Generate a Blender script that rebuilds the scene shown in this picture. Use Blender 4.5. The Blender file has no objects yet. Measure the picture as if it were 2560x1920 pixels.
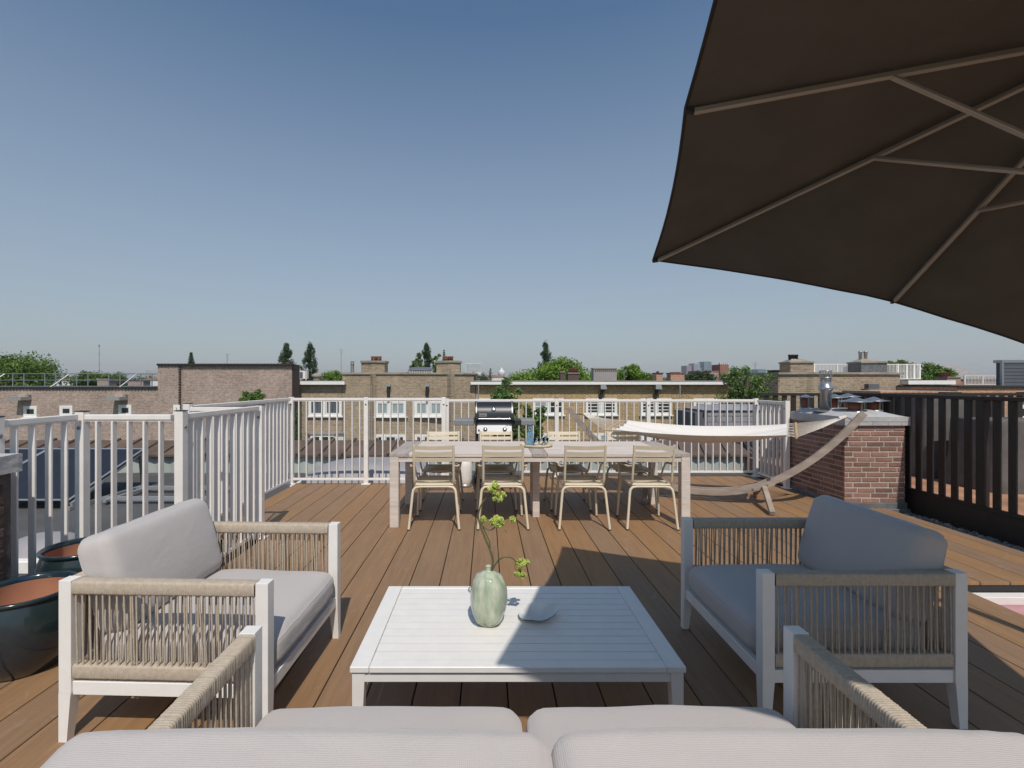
import bpy, math, random
from mathutils import Vector, Matrix, noise
R = math.radians
scn = bpy.context.scene
col = scn.collection
# ------------------------------------------------------------------ camera
FPX, U0, V0, HC = 1200.0, 1217.0, 956.0, 1.47      # focal length and principal point in photo pixels, eye height
cam_d = bpy.data.cameras.new('camera'); cam = bpy.data.objects.new('camera', cam_d); col.objects.link(cam)
cam_d.sensor_width = 36; cam_d.lens = 36 * FPX / 2560
cam_d.shift_x = (1280 - U0) / 2560; cam_d.shift_y = (V0 - 960) / 2560
cam_d.clip_start = .05; cam_d.clip_end = 9000
cam.location = (0, 0, HC); cam.rotation_euler = (R(90), 0, 0); scn.camera = cam
# ------------------------------------------------------------------ sky, sun, exposure
SUN_EL, SUN_AZ = 53.0, 9.0                          # sun behind the camera, a little to the right
w = bpy.data.worlds.new('World'); scn.world = w; w.use_nodes = True
nt = w.node_tree; bg = nt.nodes['Background']
sky = nt.nodes.new('ShaderNodeTexSky'); sky.sky_type = 'NISHITA'; sky.sun_disc = False
sky.sun_elevation = R(SUN_EL); sky.sun_rotation = R(180 - SUN_AZ)
sky.altitude = 0; sky.air_density = 1.0; sky.dust_density = .8; sky.ozone_density = 3.2
wt_ = nt.nodes.new('ShaderNodeTexCoord'); wsx = nt.nodes.new('ShaderNodeSeparateXYZ'); wmr = nt.nodes.new('ShaderNodeMapRange'); wmx = nt.nodes.new('ShaderNodeMix')
wmx.data_type = 'RGBA'; wmx.inputs[7].default_value = (3.1, 3.3, 3.6, 1)     # pale summer haze low in the sky
nt.links.new(wt_.outputs['Generated'], wsx.inputs[0]); nt.links.new(wsx.outputs[2], wmr.inputs[0])
wmr.inputs[1].default_value = 0; wmr.inputs[2].default_value = .6; wmr.inputs[3].default_value = .84; wmr.inputs[4].default_value = .0
nt.links.new(wmr.outputs[0], wmx.inputs[0]); wti = nt.nodes.new('ShaderNodeMix'); wti.data_type = 'RGBA'; wti.blend_type = 'MULTIPLY'; wti.inputs[0].default_value = 1; wti.inputs[7].default_value = (.875, .965, .925, 1)
nt.links.new(sky.outputs[0], wti.inputs[6]); nt.links.new(wti.outputs[2], wmx.inputs[6]); nt.links.new(wmx.outputs[2], bg.inputs[0]); bg.inputs[1].default_value = .1
sl = bpy.data.lights.new('sun', 'SUN'); sl.energy = 2.85; sl.angle = R(.53); sl.color = (1, .94, .86)
so = bpy.data.objects.new('sun', sl); col.objects.link(so)
ce, se = math.cos(R(SUN_EL)), math.sin(R(SUN_EL))
ldir = Vector((-math.sin(R(SUN_AZ)) * ce, math.cos(R(SUN_AZ)) * ce, -se))
so.rotation_euler = ldir.to_track_quat('-Z', 'Y').to_euler(); so.location = (3, -8, 12)
vs = scn.view_settings; vs.view_transform = 'Standard'; vs.look = 'None'; vs.exposure = .3; vs.gamma = 1
# ------------------------------------------------------------------ helpers
def P(u, v, Y): return Vector(((u - U0) / FPX * Y, Y, HC - (v - V0) / FPX * Y))
class MB:
    def __init__(s): s.v = []; s.f = []; s.sm = []
    def add(s, vs_, fs, smooth=False):
        o = len(s.v); s.v += [tuple(p) for p in vs_]
        for f in fs: s.f.append(tuple(i + o for i in f)); s.sm.append(smooth)
        return s
    def box(s, x0, x1, y0, y1, z0, z1, c=0):
        if x0 > x1: x0, x1 = x1, x0
        if y0 > y1: y0, y1 = y1, y0
        if z0 > z1: z0, z1 = z1, z0
        if c <= 0:
            return s.add([(x0,y0,z0),(x1,y0,z0),(x1,y1,z0),(x0,y1,z0),(x0,y0,z1),(x1,y0,z1),(x1,y1,z1),(x0,y1,z1)],
                  [(0,3,2,1),(4,5,6,7),(0,1,5,4),(1,2,6,5),(2,3,7,6),(3,0,4,7)])
        # chamfered box
        return s.rbox(Matrix.Translation(((x0+x1)/2,(y0+y1)/2,(z0+z1)/2)), (x1-x0)/2, (y1-y0)/2, (z1-z0)/2, c)
    def rbox(s, M, hx, hy, hz, c):
        vs_ = []; idx = {}
        for sx in (-1,1):
            for sy in (-1,1):
                for sz in (-1,1):
                    for a in range(3):
                        p = [sx*(hx-c), sy*(hy-c), sz*(hz-c)]
                        p[a] = (sx*hx, sy*hy, sz*hz)[a]
                        idx[(sx,sy,sz,a)] = len(vs_); vs_.append(M @ Vector(p))
        fs = []
        for a in range(3):
            b, d = (a+1) % 3, (a+2) % 3
            for sg in (-1,1):
                q = []
                for (sb, sd) in ((-1,-1),(1,-1),(1,1),(-1,1)):
                    k = [0,0,0]; k[a]=sg; k[b]=sb; k[d]=sd; q.append(idx[(k[0],k[1],k[2],a)])
                fs.append(tuple(q if sg > 0 else q[::-1]))
            for sb in (-1,1):
                for sd in (-1,1):
                    k0=[0,0,0]; k1=[0,0,0]; k0[a]=-1; k1[a]=1; k0[b]=k1[b]=sb; k0[d]=k1[d]=sd
                    q=[idx[(*k0,b)],idx[(*k1,b)],idx[(*k1,d)],idx[(*k0,d)]]
                    fs.append(tuple(q if sb*sd > 0 else q[::-1]))
        for sx in (-1,1):
            for sy in (-1,1):
                for sz in (-1,1):
                    q=[idx[(sx,sy,sz,0)],idx[(sx,sy,sz,1)],idx[(sx,sy,sz,2)]]
                    fs.append(tuple(q if sx*sy*sz > 0 else q[::-1]))
        return s.add(vs_, fs)
    def bar(s, a, b, w_, h_, up=(0,0,1), c=0):
        a, b = Vector(a), Vector(b); d = b - a; L = d.length
        if L < 1e-6: return s
        y = d.normalized(); upv = Vector(up)
        x = y.cross(upv)
        if x.length < 1e-4: x = y.cross(Vector((1,0,0)))
        x.normalize(); z = x.cross(y)
        M = Matrix.Translation((a+b)/2) @ Matrix((x, y, z)).transposed().to_4x4()
        if c > 0: return s.rbox(M, w_/2, L/2, h_/2, c)
        t = MB().box(-w_/2, w_/2, -L/2, L/2, -h_/2, h_/2)
        return s.add([M @ Vector(p) for p in t.v], t.f)
    def tube(s, pts, r, n=8, caps=True, closed=False):
        pts = [Vector(p) for p in pts]; m = len(pts)
        rs = r if isinstance(r, (list, tuple)) else [r]*m
        rings = []; prev = None
        for i in range(m):
            if closed: t = pts[(i+1) % m] - pts[i-1]
            else: t = pts[min(i+1,m-1)] - pts[max(i-1,0)]
            t.normalize()
            if prev is None:
                x = t.orthogonal().normalized()
            else:
                x = prev - t * prev.dot(t); x.normalize()
            prev = x; y = t.cross(x)
            rings.append([pts[i] + (x*math.cos(2*math.pi*k/n) + y*math.sin(2*math.pi*k/n))*rs[i] for k in range(n)])
        vs_ = [p for r_ in rings for p in r_]; fs = []
        for i in range(m if closed else m-1):
            j = (i+1) % m
            for k in range(n):
                fs.append((i*n+k, i*n+(k+1)%n, j*n+(k+1)%n, j*n+k))
        s.add(vs_, fs, True)
        if caps and not closed: s.add(rings[0], [tuple(range(n))[::-1]]); s.add(rings[-1], [tuple(range(n))])
        return s
    def lathe(s, prof, cx=0, cy=0, cz=0, n=24, fn=None, smooth=True):
        vs_ = []; fs = []
        for (r, z) in prof:
            for k in range(n):
                a = 2*math.pi*k/n
                p = Vector((r*math.cos(a), r*math.sin(a), z))
                if fn: p = fn(p, a)
                vs_.append((p.x+cx, p.y+cy, p.z+cz))
        for i in range(len(prof)-1):
            for k in range(n):
                fs.append((i*n+k, i*n+(k+1)%n, (i+1)*n+(k+1)%n, (i+1)*n+k))
        return s.add(vs_, fs, smooth)
    def prism(s, poly, z0, z1):
        n = len(poly); vs_ = [(x,y,z0) for x,y in poly] + [(x,y,z1) for x,y in poly]
        return s.add(vs_, [tuple(range(n))[::-1], tuple(range(n,2*n))] + [(i,(i+1)%n,n+(i+1)%n,n+i) for i in range(n)])
    def grid(s, fn, nu, nv, smooth=True):
        vs_ = [fn(i/nu, j/nv) for i in range(nu+1) for j in range(nv+1)]
        fs = [(i*(nv+1)+j, (i+1)*(nv+1)+j, (i+1)*(nv+1)+j+1, i*(nv+1)+j+1) for i in range(nu) for j in range(nv)]
        return s.add(vs_, fs, smooth)
    def xf(s, M):
        s.v = [tuple(M @ Vector(p)) for p in s.v]; return s
    def build(s, name, mat, parent=None, world=False, smooth=None):
        if world and parent:
            r = parent
            while r.parent: r = r.parent
            o = r.location; s.v = [(p[0]-o.x, p[1]-o.y, p[2]-o.z) for p in s.v]
        me = bpy.data.meshes.new(name); me.from_pydata(s.v, [], s.f)
        me.polygons.foreach_set('use_smooth', [bool(smooth) if smooth is not None else q for q in s.sm])
        me.materials.append(mat); me.update()
        o = bpy.data.objects.new(name, me); col.objects.link(o)
        if parent: o.parent = parent
        return o
def tag(o, label=None, cat=None, group=None, kind=None):
    if label: o['label'] = label
    if cat: o['category'] = cat
    if group: o['group'] = group
    if kind: o['kind'] = kind
    return o
def thing(name, label, cat, loc=(0,0,0), rz=0, group=None):
    o = bpy.data.objects.new(name, None); col.objects.link(o)
    o.location = loc; o.rotation_euler = (0,0,rz); o.empty_display_size = .1
    return tag(o, label, cat, group)
def dup(root, loc, rz, label, group=None):
    def cp(o, par):
        c = o.copy(); col.objects.link(c); c.parent = par
        for ch in kids[o.name]: cp(ch, c)
        return c
    kids = {}
    def walk(o):
        kids[o.name] = [x for x in list(o.children)]
        for x in kids[o.name]: walk(x)
    walk(root)
    r = cp(root, None); r.location = loc; r.rotation_euler = (0,0,rz); r['label'] = label
    if group: r['group'] = group
    return r
# ------------------------------------------------------------------ materials
def nodes(name):
    m = bpy.data.materials.new(name); m.use_nodes = True; t = m.node_tree
    return m, t, t.nodes['Principled BSDF'], t.nodes.new, t.links.new
def pm(name, c, rough=.6, metal=0., var=.1, vs_=6., bump=0., bs=60., st=(1,1,1), island=0., trans=0., spec=.5, ior=1.45, coat=0., c2=None, sss=0.):
    m, t, b, N, L = nodes(name)
    tc = N('ShaderNodeTexCoord'); mp = N('ShaderNodeMapping'); mp.inputs[3].default_value = st
    L(tc.outputs['Object'], mp.inputs[0])
    nz = N('ShaderNodeTexNoise'); nz.inputs['Scale'].default_value = vs_; nz.inputs['Detail'].default_value = 6
    L(mp.outputs[0], nz.inputs['Vector'])
    mx = N('ShaderNodeMix'); mx.data_type = 'RGBA'
    d = c2 if c2 else tuple(x*(1-var) for x in c); e = c if c2 else tuple(min(1, x*(1+var)) for x in c)
    mx.inputs[6].default_value = (*d, 1); mx.inputs[7].default_value = (*e, 1)
    mr = N('ShaderNodeMapRange'); mr.inputs[1].default_value = .3; mr.inputs[2].default_value = .7
    L(nz.outputs[0], mr.inputs[0]); L(mr.outputs[0], mx.inputs[0])
    out = mx.outputs[2]
    if island:
        g = N('ShaderNodeNewGeometry'); h = N('ShaderNodeHueSaturation')
        m1 = N('ShaderNodeMapRange'); m1.inputs[3].default_value = 1-island; m1.inputs[4].default_value = 1+island
        L(g.outputs['Random Per Island'], m1.inputs[0]); L(m1.outputs[0], h.inputs['Value']); L(out, h.inputs['Color'])
        out = h.outputs[0]
    L(out, b.inputs['Base Color'])
    b.inputs['Roughness'].default_value = rough; b.inputs['Metallic'].default_value = metal
    b.inputs['Specular IOR Level'].default_value = spec; b.inputs['IOR'].default_value = ior
    b.inputs['Transmission Weight'].default_value = trans; b.inputs['Coat Weight'].default_value = coat
    if bump:
        n2 = N('ShaderNodeTexNoise'); n2.inputs['Scale'].default_value = bs; n2.inputs['Detail'].default_value = 4
        bp = N('ShaderNodeBump'); bp.inputs['Strength'].default_value = bump; bp.inputs['Distance'].default_value = .01
        L(mp.outputs[0], n2.inputs['Vector']); L(n2.outputs[0], bp.inputs['Height']); L(bp.outputs[0], b.inputs['Normal'])
    return m
def brick(name, c1, c2, mortar, bw=.22, bh=.065, ms=.012, stain=.30, bump=.5):
    m, t, b, N, L = nodes(name)
    tc = N('ShaderNodeTexCoord'); sp = N('ShaderNodeSeparateXYZ'); ad = N('ShaderNodeMath'); cb = N('ShaderNodeCombineXYZ')
    L(tc.outputs['Object'], sp.inputs[0]); L(sp.outputs[0], ad.inputs[0]); L(sp.outputs[1], ad.inputs[1])
    L(ad.outputs[0], cb.inputs[0]); L(sp.outputs[2], cb.inputs[1])
    br = N('ShaderNodeTexBrick'); L(cb.outputs[0], br.inputs['Vector'])
    br.inputs['Color1'].default_value = (*c1,1); br.inputs['Color2'].default_value = (*c2,1); br.inputs['Mortar'].default_value = (*mortar,1)
    br.inputs['Scale'].default_value = 1; br.inputs['Mortar Size'].default_value = ms; br.inputs['Brick Width'].default_value = bw
    br.inputs['Row Height'].default_value = bh; br.inputs['Bias'].default_value = -.1
    nz = N('ShaderNodeTexNoise'); nz.inputs['Scale'].default_value = .35; nz.inputs['Detail'].default_value = 9; nz.inputs['Roughness'].default_value = .65
    L(tc.outputs['Object'], nz.inputs['Vector'])
    n3 = N('ShaderNodeTexNoise'); n3.inputs['Scale'].default_value = 5; n3.inputs['Detail'].default_value = 5; L(cb.outputs[0], n3.inputs['Vector'])
    av = N('ShaderNodeMath'); L(nz.outputs[0], av.inputs[0]); L(n3.outputs[0], av.inputs[1])
    mr = N('ShaderNodeMapRange'); mr.inputs[1].default_value = .7; mr.inputs[2].default_value = 1.3
    mr.inputs[3].default_value = 1-stain; mr.inputs[4].default_value = 1+stain; L(av.outputs[0], mr.inputs[0])
    hs = N('ShaderNodeHueSaturation'); L(br.outputs[0], hs.inputs['Color']); L(mr.outputs[0], hs.inputs['Value'])
    L(hs.outputs[0], b.inputs['Base Color']); b.inputs['Roughness'].default_value = .9
    bp = N('ShaderNodeBump'); bp.inputs['Strength'].default_value = bump; bp.inputs['Distance'].default_value = .01; bp.invert = True
    L(br.outputs['Fac'], bp.inputs['Height']); L(bp.outputs[0], b.inputs['Normal'])
    return m
PITCH, X0 = .221, .0985
def deckmat(name, c, dark):
    m, t, b, N, L = nodes(name)
    tc = N('ShaderNodeTexCoord'); sp = N('ShaderNodeSeparateXYZ'); L(tc.outputs['Object'], sp.inputs[0])
    s1 = N('ShaderNodeMath'); s1.operation = 'SUBTRACT'; s1.inputs[1].default_value = X0; L(sp.outputs[0], s1.inputs[0])
    d1 = N('ShaderNodeMath'); d1.operation = 'DIVIDE'; d1.inputs[1].default_value = PITCH; L(s1.outputs[0], d1.inputs[0])
    f1 = N('ShaderNodeMath'); f1.operation = 'FLOOR'; L(d1.outputs[0], f1.inputs[0])
    wn = N('ShaderNodeTexWhiteNoise'); wn.noise_dimensions = '1D'; L(f1.outputs[0], wn.inputs['W'])
    cb = N('ShaderNodeCombineXYZ'); L(sp.outputs[0], cb.inputs[0]); L(sp.outputs[1], cb.inputs[1]); L(f1.outputs[0], cb.inputs[2])
    mp = N('ShaderNodeMapping'); mp.inputs[3].default_value = (22, 1.4, 5); L(cb.outputs[0], mp.inputs[0])
    nz = N('ShaderNodeTexNoise'); nz.inputs['Scale'].default_value = 1.5; nz.inputs['Detail'].default_value = 8; nz.inputs['Roughness'].default_value = .7
    L(mp.outputs[0], nz.inputs['Vector'])
    n2 = N('ShaderNodeTexNoise'); n2.inputs['Scale'].default_value = 1.6; n2.inputs['Detail'].default_value = 6; L(cb.outputs[0], n2.inputs['Vector'])
    mx = N('ShaderNodeMix'); mx.data_type = 'RGBA'; mx.inputs[6].default_value = (*dark,1); mx.inputs[7].default_value = (*c,1)
    mr = N('ShaderNodeMapRange'); mr.inputs[1].default_value = .25; mr.inputs[2].default_value = .68; L(nz.outputs[0], mr.inputs[0]); L(mr.outputs[0], mx.inputs[0])
    hs = N('ShaderNodeHueSaturation'); L(mx.outputs[2], hs.inputs['Color'])
    a1 = N('ShaderNodeMath'); L(wn.outputs[0], a1.inputs[0]); L(n2.outputs[0], a1.inputs[1])
    m2 = N('ShaderNodeMapRange'); m2.inputs[1].default_value = .3; m2.inputs[2].default_value = 1.7; m2.inputs[3].default_value = .88; m2.inputs[4].default_value = 1.12
    L(a1.outputs[0], m2.inputs[0]); L(m2.outputs[0], hs.inputs['Value'])
    m3 = N('ShaderNodeMapRange'); m3.inputs[3].default_value = .86; m3.inputs[4].default_value = 1.04; L(wn.outputs[0], m3.inputs[0]); L(m3.outputs[0], hs.inputs['Saturation'])
    # pale scuffs and dust
    n4 = N('ShaderNodeTexNoise'); n4.inputs['Scale'].default_value = 9; n4.inputs['Detail'].default_value = 8; n4.inputs['Distortion'].default_value = 1.2; L(tc.outputs['Object'], n4.inputs['Vector'])
    m4 = N('ShaderNodeMapRange'); m4.inputs[1].default_value = .62; m4.inputs[2].default_value = .8; m4.inputs[4].default_value = .5; L(n4.outputs[0], m4.inputs[0])
    mx2 = N('ShaderNodeMix'); mx2.data_type = 'RGBA'; mx2.inputs[7].default_value = (.36,.3,.24,1); L(m4.outputs[0], mx2.inputs[0]); L(hs.outputs[0], mx2.inputs[6])
    L(mx2.outputs[2], b.inputs['Base Color'])
    b.inputs['Roughness'].default_value = .62
    wv = N('ShaderNodeTexNoise'); wv.inputs['Scale'].default_value = 1; wv.inputs['Detail'].default_value = 3
    mp2 = N('ShaderNodeMapping'); mp2.inputs[3].default_value = (260, 4, 5); L(cb.outputs[0], mp2.inputs[0]); L(mp2.outputs[0], wv.inputs['Vector'])
    bp = N('ShaderNodeBump'); bp.inputs['Strength'].default_value = .25; bp.inputs['Distance'].default_value = .004
    L(wv.outputs[0], bp.inputs['Height']); L(bp.outputs[0], b.inputs['Normal'])
    return m
def fabric(name, c, var=.07, period=.0035, bump=.35, waves=1.):
    m, t, b, N, L = nodes(name)
    tc = N('ShaderNodeTexCoord')
    nz = N('ShaderNodeTexNoise'); nz.inputs['Scale'].default_value = 7; nz.inputs['Detail'].default_value = 5; L(tc.outputs['Object'], nz.inputs['Vector'])
    n2 = N('ShaderNodeTexNoise'); n2.inputs['Scale'].default_value = 260; n2.inputs['Detail'].default_value = 2; L(tc.outputs['Object'], n2.inputs['Vector'])
    w1 = N('ShaderNodeTexWave'); w1.bands_direction = 'X'; w1.inputs['Scale'].default_value = .314/period; w1.inputs['Distortion'].default_value = 1.2; w1.inputs['Detail'].default_value=2
    w2 = N('ShaderNodeTexWave'); w2.bands_direction = 'Y'; w2.inputs['Scale'].default_value = .314/period; w2.inputs['Distortion'].default_value = 1.2; w2.inputs['Detail'].default_value=2
    L(tc.outputs['Object'], w1.inputs['Vector']); L(tc.outputs['Object'], w2.inputs['Vector'])
    a = N('ShaderNodeMath'); L(w1.outputs['Fac'], a.inputs[0]); L(w2.outputs['Fac'], a.inputs[1])
    aw = N('ShaderNodeMath'); aw.operation = 'MULTIPLY'; aw.inputs[1].default_value = waves; L(a.outputs[0], aw.inputs[0]); a = aw
    a2 = N('ShaderNodeMath'); L(a.outputs[0], a2.inputs[0]); L(n2.outputs[0], a2.inputs[1])
    a3 = N('ShaderNodeMath'); L(a2.outputs[0], a3.inputs[0]); L(nz.outputs[0], a3.inputs[1])
    mr = N('ShaderNodeMapRange'); mr.inputs[1].default_value = 1; mr.inputs[2].default_value = 3; mr.inputs[3].default_value = 1-var; mr.inputs[4].default_value = 1+var
    L(a3.outputs[0], mr.inputs[0])
    hs = N('ShaderNodeHueSaturation'); hs.inputs['Color'].default_value = (*c,1); L(mr.outputs[0], hs.inputs['Value']); L(hs.outputs[0], b.inputs['Base Color'])
    b.inputs['Roughness'].default_value = .95; b.inputs['Specular IOR Level'].default_value = .2; b.inputs['Sheen Weight'].default_value = .25
    bp = N('ShaderNodeBump'); bp.inputs['Strength'].default_value = bump; bp.inputs['Distance'].default_value = .0012
    L(a2.outputs[0], bp.inputs['Height'])
    cr = N('ShaderNodeTexNoise'); cr.inputs['Scale'].default_value = 5; cr.inputs['Detail'].default_value = 5; cr.inputs['Roughness'].default_value = .55; cr.inputs['Distortion'].default_value = .5
    cm = N('ShaderNodeMapping'); cm.inputs[3].default_value = (1,1,1.6); L(tc.outputs['Object'], cm.inputs[0]); L(cm.outputs[0], cr.inputs['Vector'])
    b2 = N('ShaderNodeBump'); b2.inputs['Strength'].default_value = .3; b2.inputs['Distance'].default_value = .02
    L(cr.outputs[0], b2.inputs['Height']); L(bp.outputs[0], b2.inputs['Normal']); L(b2.outputs[0], b.inputs['Normal'])
    return m
def leafmat(name, c, isl=.35):
    m = pm(name, c, .55, var=.25, vs_=.6, island=isl, spec=.3)
    t = m.node_tree; b = t.nodes['Principled BSDF']; N = t.nodes.new; L = t.links.new
    tr = N('ShaderNodeBsdfTranslucent'); ms = N('ShaderNodeMixShader'); ms.inputs[0].default_value = .3
    src = b.inputs['Base Color'].links[0].from_socket; L(src, tr.inputs[0])
    L(b.outputs[0], ms.inputs[1]); L(tr.outputs[0], ms.inputs[2]); L(ms.outputs[0], t.nodes['Material Output'].inputs[0])
    return m
M = {}
M['deck'] = deckmat('composite_deck', (.30,.170,.079), (.21,.116,.054))
M['under'] = pm('deck_void', (.02,.018,.016), .9)
M['white'] = pm('white_powder_coat', (.76,.73,.69), .4, var=.03, vs_=14, bump=.04, bs=120)
M['fwhite'] = pm('fence_paint', (.78,.735,.69), .45, var=.05, vs_=9, bump=.06, bs=80)
M['fcap'] = pm('dark_cap', (.05,.045,.045), .6)
M['bolt'] = pm('steel_bolt', (.3,.29,.28), .4, .8)
M['cush'] = fabric('cushion_fabric', (.51,.47,.45), .1, waves=0.)
M['cush_near'] = fabric('cushion_fabric_coarse', (.50,.455,.43), .08, .0034, .4)
M['rope'] = pm('beige_rope', (.46,.385,.30), .85, var=.12, vs_=60, bump=.3, bs=500)
M['teak'] = pm('weathered_teak', (.60,.52,.46), .8, var=.16, vs_=3, st=(1,14,14), bump=.25, bs=30)
M['teakg'] = pm('grey_teak', (.38,.33,.295), .85, var=.2, vs_=3, st=(14,1,14), bump=.25, bs=30)
M['arcwood'] = pm('grey_larch', (.33,.27,.225), .85, var=.22, vs_=5, st=(1,1,3), bump=.3, bs=60)
M['chair'] = pm('sand_metal', (.66,.57,.42), .42, var=.04, vs_=10, spec=.5)
M['black'] = pm('black_enamel', (.02,.021,.024), .38, var=.1, spec=.6)
M['blackm'] = pm('black_plastic', (.022,.022,.022), .5)
M['steel'] = pm('brushed_steel', (.34,.335,.33), .45, .6, var=.06, vs_=8, st=(1,20,20))
M['galv'] = pm('galvanised', (.42,.43,.44), .35, .85, var=.12, vs_=12)
M['chrome'] = pm('bright_steel', (.7,.7,.7), .18, 1.)
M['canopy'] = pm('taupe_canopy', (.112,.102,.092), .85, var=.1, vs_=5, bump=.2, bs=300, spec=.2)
M['rib'] = pm('taupe_aluminium', (.42,.37,.32), .45, .3, var=.05)
M['trim'] = pm('canopy_hem', (.035,.03,.027), .8)
M['vase'] = pm('celadon_glaze', (.56,.58,.44), .18, var=.2, vs_=18, c2=(.30,.36,.25), st=(2,2,.7), bump=.4, bs=20, coat=.4)
M['dish'] = pm('white_porcelain', (.62,.63,.61), .2, var=.06, vs_=18, coat=.3)
M['flower'] = pm('green_flower', (.38,.44,.09), .6, var=.3, vs_=40, island=.5)
M['stem'] = pm('green_stem', (.13,.14,.05), .6, var=.25, vs_=25, c2=(.09,.065,.035))
M['leaf'] = pm('dark_leaf', (.06,.13,.05), .5, var=.2)
M['canvas'] = fabric('canvas', (.70,.65,.60), .05, .006, .2)
M['cord'] = pm('cotton_cord', (.64,.58,.50), .9, var=.1, vs_=60)
M['pine'] = pm('pale_wood', (.50,.33,.17), .55, var=.15, vs_=20)
M['chain'] = pm('dark_chain', (.06,.05,.045), .5, .6)
M['pot'] = pm('blue_green_glaze', (.006,.013,.03), .2, var=.3, vs_=4.5, c2=(.022,.036,.030), bump=.15, bs=12, coat=.6)
M['potrim'] = pm('cobalt_glaze', (.006,.018,.05), .15, var=.4, vs_=9, c2=(.02,.035,.03), coat=.5)
M['terra'] = pm('terracotta', (.42,.20,.12), .85, var=.12, vs_=6)
M['cap'] = pm('grey_bitumen_paint', (.42,.41,.41), .7, var=.16, vs_=5, bump=.5, bs=18)
M['lead'] = pm('lead_flashing', (.16,.16,.165), .6, .3, var=.3, vs_=7, bump=.4, bs=14)
M['mortar'] = pm('mortar', (.44,.39,.34), .95, var=.12, vs_=30, bump=.4, bs=150)
M['redbrick'] = pm('red_brick', (.25,.135,.105), .9, var=.18, vs_=40, island=.3, bump=.5, bs=90)
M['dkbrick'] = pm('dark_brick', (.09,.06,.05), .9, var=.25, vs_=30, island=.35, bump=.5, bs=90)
M['dkmortar'] = pm('dark_mortar', (.10,.085,.075), .95, var=.2, vs_=30)
M['blackw'] = pm('black_stained_wood', (.022,.018,.015), .6, var=.3, vs_=8, st=(10,10,1))
M['gravel'] = pm('gravel', (.17,.165,.16), .85, var=.5, vs_=40, island=.7, bump=.4)
M['orange'] = pm('orange_pavers', (.37,.19,.11), .85, var=.3, vs_=2.5, bump=.3, bs=20)
M['roof'] = pm('bitumen_roof', (.085,.083,.082), .9, var=.2, vs_=1.6, bump=.4, bs=50)
M['solar'] = pm('solar_glass', (.018,.021,.030), .4, var=.15, vs_=2, spec=.35)
M['alu'] = pm('aluminium', (.45,.45,.45), .4, .6, var=.05)
M['dome'] = pm('milky_acrylic', (.30,.285,.29), .45, var=.2, vs_=2)
M['mint'] = pm('mint_sheet', (.38,.42,.39), .6, var=.1, vs_=2)
M['brown'] = pm('brown_tiles', (.115,.08,.062), .8, var=.25, vs_=3, bump=.3, bs=20)
M['pink'] = pm('pink_fabric', (.48,.25,.26), .8, var=.1, vs_=10)
M['floral'] = pm('pink_floral', (.62,.28,.28), .8, var=.1, vs_=22, c2=(.7,.62,.58))
M['greycover'] = pm('grey_cover', (.11,.10,.095), .9, var=.25, vs_=4, bump=.6, bs=8)
M['wpvc'] = pm('white_window_paint', (.78,.76,.73), .5, var=.05, vs_=3)
M['glass'] = pm('dark_glass', (.03,.035,.035), .08, var=.4, vs_=1.2, spec=.8)
M['glassl'] = pm('blind_glass', (.30,.36,.37), .15, var=.12, vs_=.8, spec=.6)
M['curtain'] = pm('grey_curtain', (.10,.11,.13), .4, var=.6, vs_=2, st=(6,1,.3))
M['brickP'] = brick('pink_brown_brick', (.28,.195,.155), (.39,.285,.235), (.38,.31,.27), .36, .13, .024)
M['brickG'] = brick('grey_brown_brick', (.25,.185,.125), (.37,.28,.195), (.37,.30,.22), .36, .13, .024)
M['brickY'] = brick('ochre_brick', (.26,.16,.07), (.40,.265,.13), (.44,.34,.21), .36, .13, .026)
M['brickR'] = brick('orange_brick', (.36,.17,.10), (.42,.22,.13), (.42,.32,.24), .36, .13, .026)
M['coping'] = pm('stone_coping', (.30,.26,.21), .9, var=.2, vs_=2)
M['tile'] = pm('black_roof_tile', (.03,.027,.025), .7)
M['pots'] = pm('clay_chimney_pot', (.20,.075,.05), .8, var=.2, vs_=3)
M['concrete'] = pm('concrete', (.28,.26,.25), .9, var=.12, vs_=1.2)
M['clad'] = pm('pale_slate_cladding', (.27,.26,.28), .8, var=.12, vs_=2.5)
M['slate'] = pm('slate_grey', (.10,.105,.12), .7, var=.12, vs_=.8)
M['ground'] = pm('courtyard_ground', (.07,.09,.045), .95, var=.4, vs_=.12)
M['farroof'] = pm('far_roofs', (.30,.15,.11), .9, var=.3, vs_=.08)
M['leafA'] = leafmat('leaf_mid_green', (.12,.20,.035), .5)
M['leafB'] = leafmat('leaf_bright_green', (.17,.28,.035), .5)
M['leafC'] = leafmat('leaf_dark_green', (.06,.10,.04), .5)
M['leafD'] = leafmat('leaf_courtyard', (.13,.21,.055), .5)
M['bark'] = pm('bark', (.09,.07,.05), .95, var=.3, vs_=8)
M['water'] = pm('blue_tinted_glass', (.62,.8,.92), .03, trans=.92, ior=1.33, var=.02)
M['clear'] = pm('clear_glass', (.95,.97,.97), .02, trans=1., ior=1.3, var=.01)
M['lemon'] = pm('lemon', (.75,.68,.18), .5, var=.15, vs_=40)
M['tray'] = pm('sand_ceramic', (.60,.52,.38), .5, var=.06)
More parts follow.
